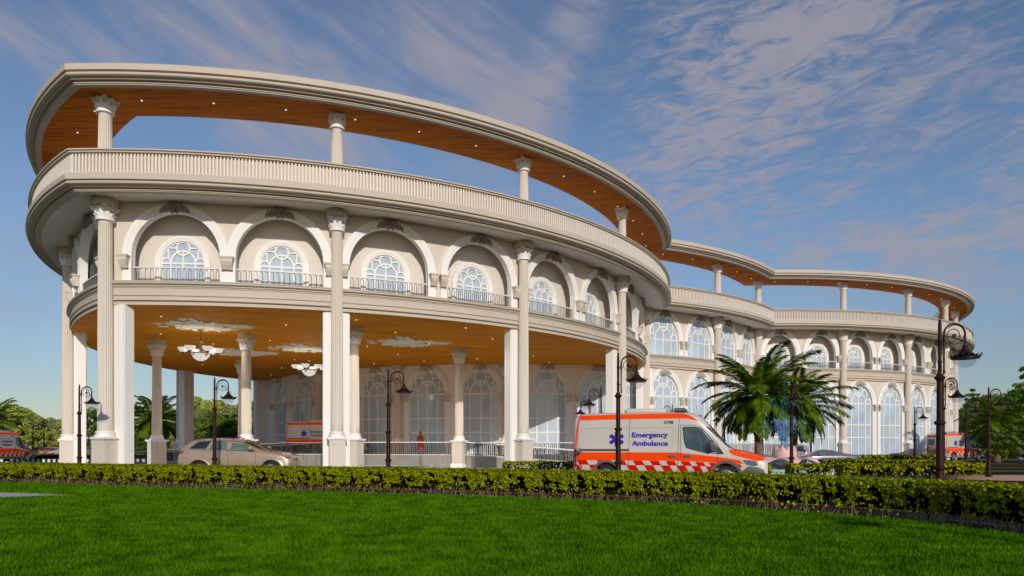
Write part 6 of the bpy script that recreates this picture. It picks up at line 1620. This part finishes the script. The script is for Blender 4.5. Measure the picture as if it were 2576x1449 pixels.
def band_mask(p, q, wd, amp):
    (a0, e0), (a1, e1) = pxd(*p), pxd(*q); L = math.hypot(a1 - a0, e1 - e0); tx, ty = (a1 - a0) / L, (e1 - e0) / L; cx, cy = (a0 + a1) / 2, (e0 + e1) / 2
    dx, dy = mth('SUBTRACT', azw, cx), mth('SUBTRACT', elw, cy)
    al = mth('ADD', mth('MULTIPLY', dx, tx), mth('MULTIPLY', dy, ty)); ac = mth('SUBTRACT', mth('MULTIPLY', dy, tx), mth('MULTIPLY', dx, ty))
    al = mth('DIVIDE', al, L * .62); ac = mth('DIVIDE', ac, wd)
    r2 = mth('ADD', mth('MULTIPLY', mth('MULTIPLY', al, al), mth('MULTIPLY', al, al)), mth('MULTIPLY', ac, ac))
    return mth('MULTIPLY', mth('EXPONENT', mth('MULTIPLY', r2, -1.0)), amp)
def total(bs):
    t = None
    for b_ in bs:
        m_ = band_mask(*b_); t = m_ if t is None else mth('ADD', t, m_)
    return t
left = total([((-80, 30), (300, 170), .045, .9), ((330, -40), (860, 215), .075, 1.0), ((560, 300), (860, 440), .06, .8), ((980, -60), (1330, 330), .085, .95), ((1480, -20), (1290, 320), .035, .75), ((-60, 560), (150, 760), .10, .55), ((860, 330), (1240, 470), .06, .45)])
right = total([((1350, 640), (2000, 160), .10, .7), ((1650, 440), (2900, 250), .24, .82), ((1500, 40), (2400, -60), .08, .42), ((1900, 640), (2700, 580), .07, .5)])
nl = noise(R(-24), (1.0, .22, 1), 5.0, 9, 0.5, .66); nr = noise(R(4), (1.0, .27, 1), 15.0, 8, 1.0, .66); nr2 = noise(R(16), (1, .55, 1), 4.5, 6, .5, .62, (2, 3, 0))
fl_ = mth('MULTIPLY', left, mth('ADD', mth('MULTIPLY', nl, 2.1), -.48)); fr_ = mth('MULTIPLY', right, mth('ADD', mth('ADD', mth('MULTIPLY', nr, 2.3), mth('MULTIPLY', nr2, 1.7)), -1.60))
raw = mth('ADD', fl_, fr_)
mr = nt.nodes.new('ShaderNodeMapRange'); mr.interpolation_type = 'SMOOTHSTEP'; mr.inputs[1].default_value = .05; mr.inputs[2].default_value = .90; nt.links.new(raw, mr.inputs[0])
fac = mth('MULTIPLY', mr.outputs[0], .80)
hs = nt.nodes.new('ShaderNodeHueSaturation'); hs.inputs['Saturation'].default_value = SKY_SAT; hs.inputs['Value'].default_value = 1.0; nt.links.new(sky.outputs[0], hs.inputs['Color'])
tint = nt.nodes.new('ShaderNodeMix'); tint.data_type = 'RGBA'; tint.blend_type = 'MULTIPLY'; tint.inputs[0].default_value = 1.0; tint.inputs[7].default_value = SKY_TINT; nt.links.new(hs.outputs[0], tint.inputs[6])
hz = nt.nodes.new('ShaderNodeMapRange'); hz.interpolation_type = 'SMOOTHSTEP'; hz.inputs[1].default_value = 0.0; hz.inputs[2].default_value = .33; hz.inputs[3].default_value = .66; hz.inputs[4].default_value = 1.0; nt.links.new(el, hz.inputs[0])
vm = nt.nodes.new('ShaderNodeVectorMath'); vm.operation = 'SCALE'; nt.links.new(tint.outputs[2], vm.inputs[0]); nt.links.new(hz.outputs[0], vm.inputs['Scale'])
mx = nt.nodes.new('ShaderNodeMix'); mx.data_type = 'RGBA'; nt.links.new(fac, mx.inputs[0]); nt.links.new(vm.outputs[0], mx.inputs[6])
mx.inputs[7].default_value = (3.45, 3.25, 3.75, 1)
nt.links.new(mx.outputs[2], bg.inputs[0])

cam = bpy.data.cameras.new('camera'); co = bpy.data.objects.new('camera', cam); COL.objects.link(co)
co.location = (0, 0, CH); co.rotation_euler = (R(90), 0, 0); cam.lens = 24.0; cam.sensor_width = 36; cam.shift_y = 0.1560
cam.clip_end = 3000; cam.clip_start = .1; sc.camera = co
sc.view_settings.view_transform = 'Standard'; sc.view_settings.look = 'None'; sc.view_settings.exposure = 0; sc.view_settings.gamma = 1
sc.cycles.use_denoising = True; sc.cycles.max_bounces = 8; sc.cycles.diffuse_bounces = 6; sc.cycles.transparent_max_bounces = 16
sc.cycles.use_adaptive_sampling = True; sc.cycles.adaptive_threshold = 0.02; sc.cycles.sample_clamp_indirect = 8
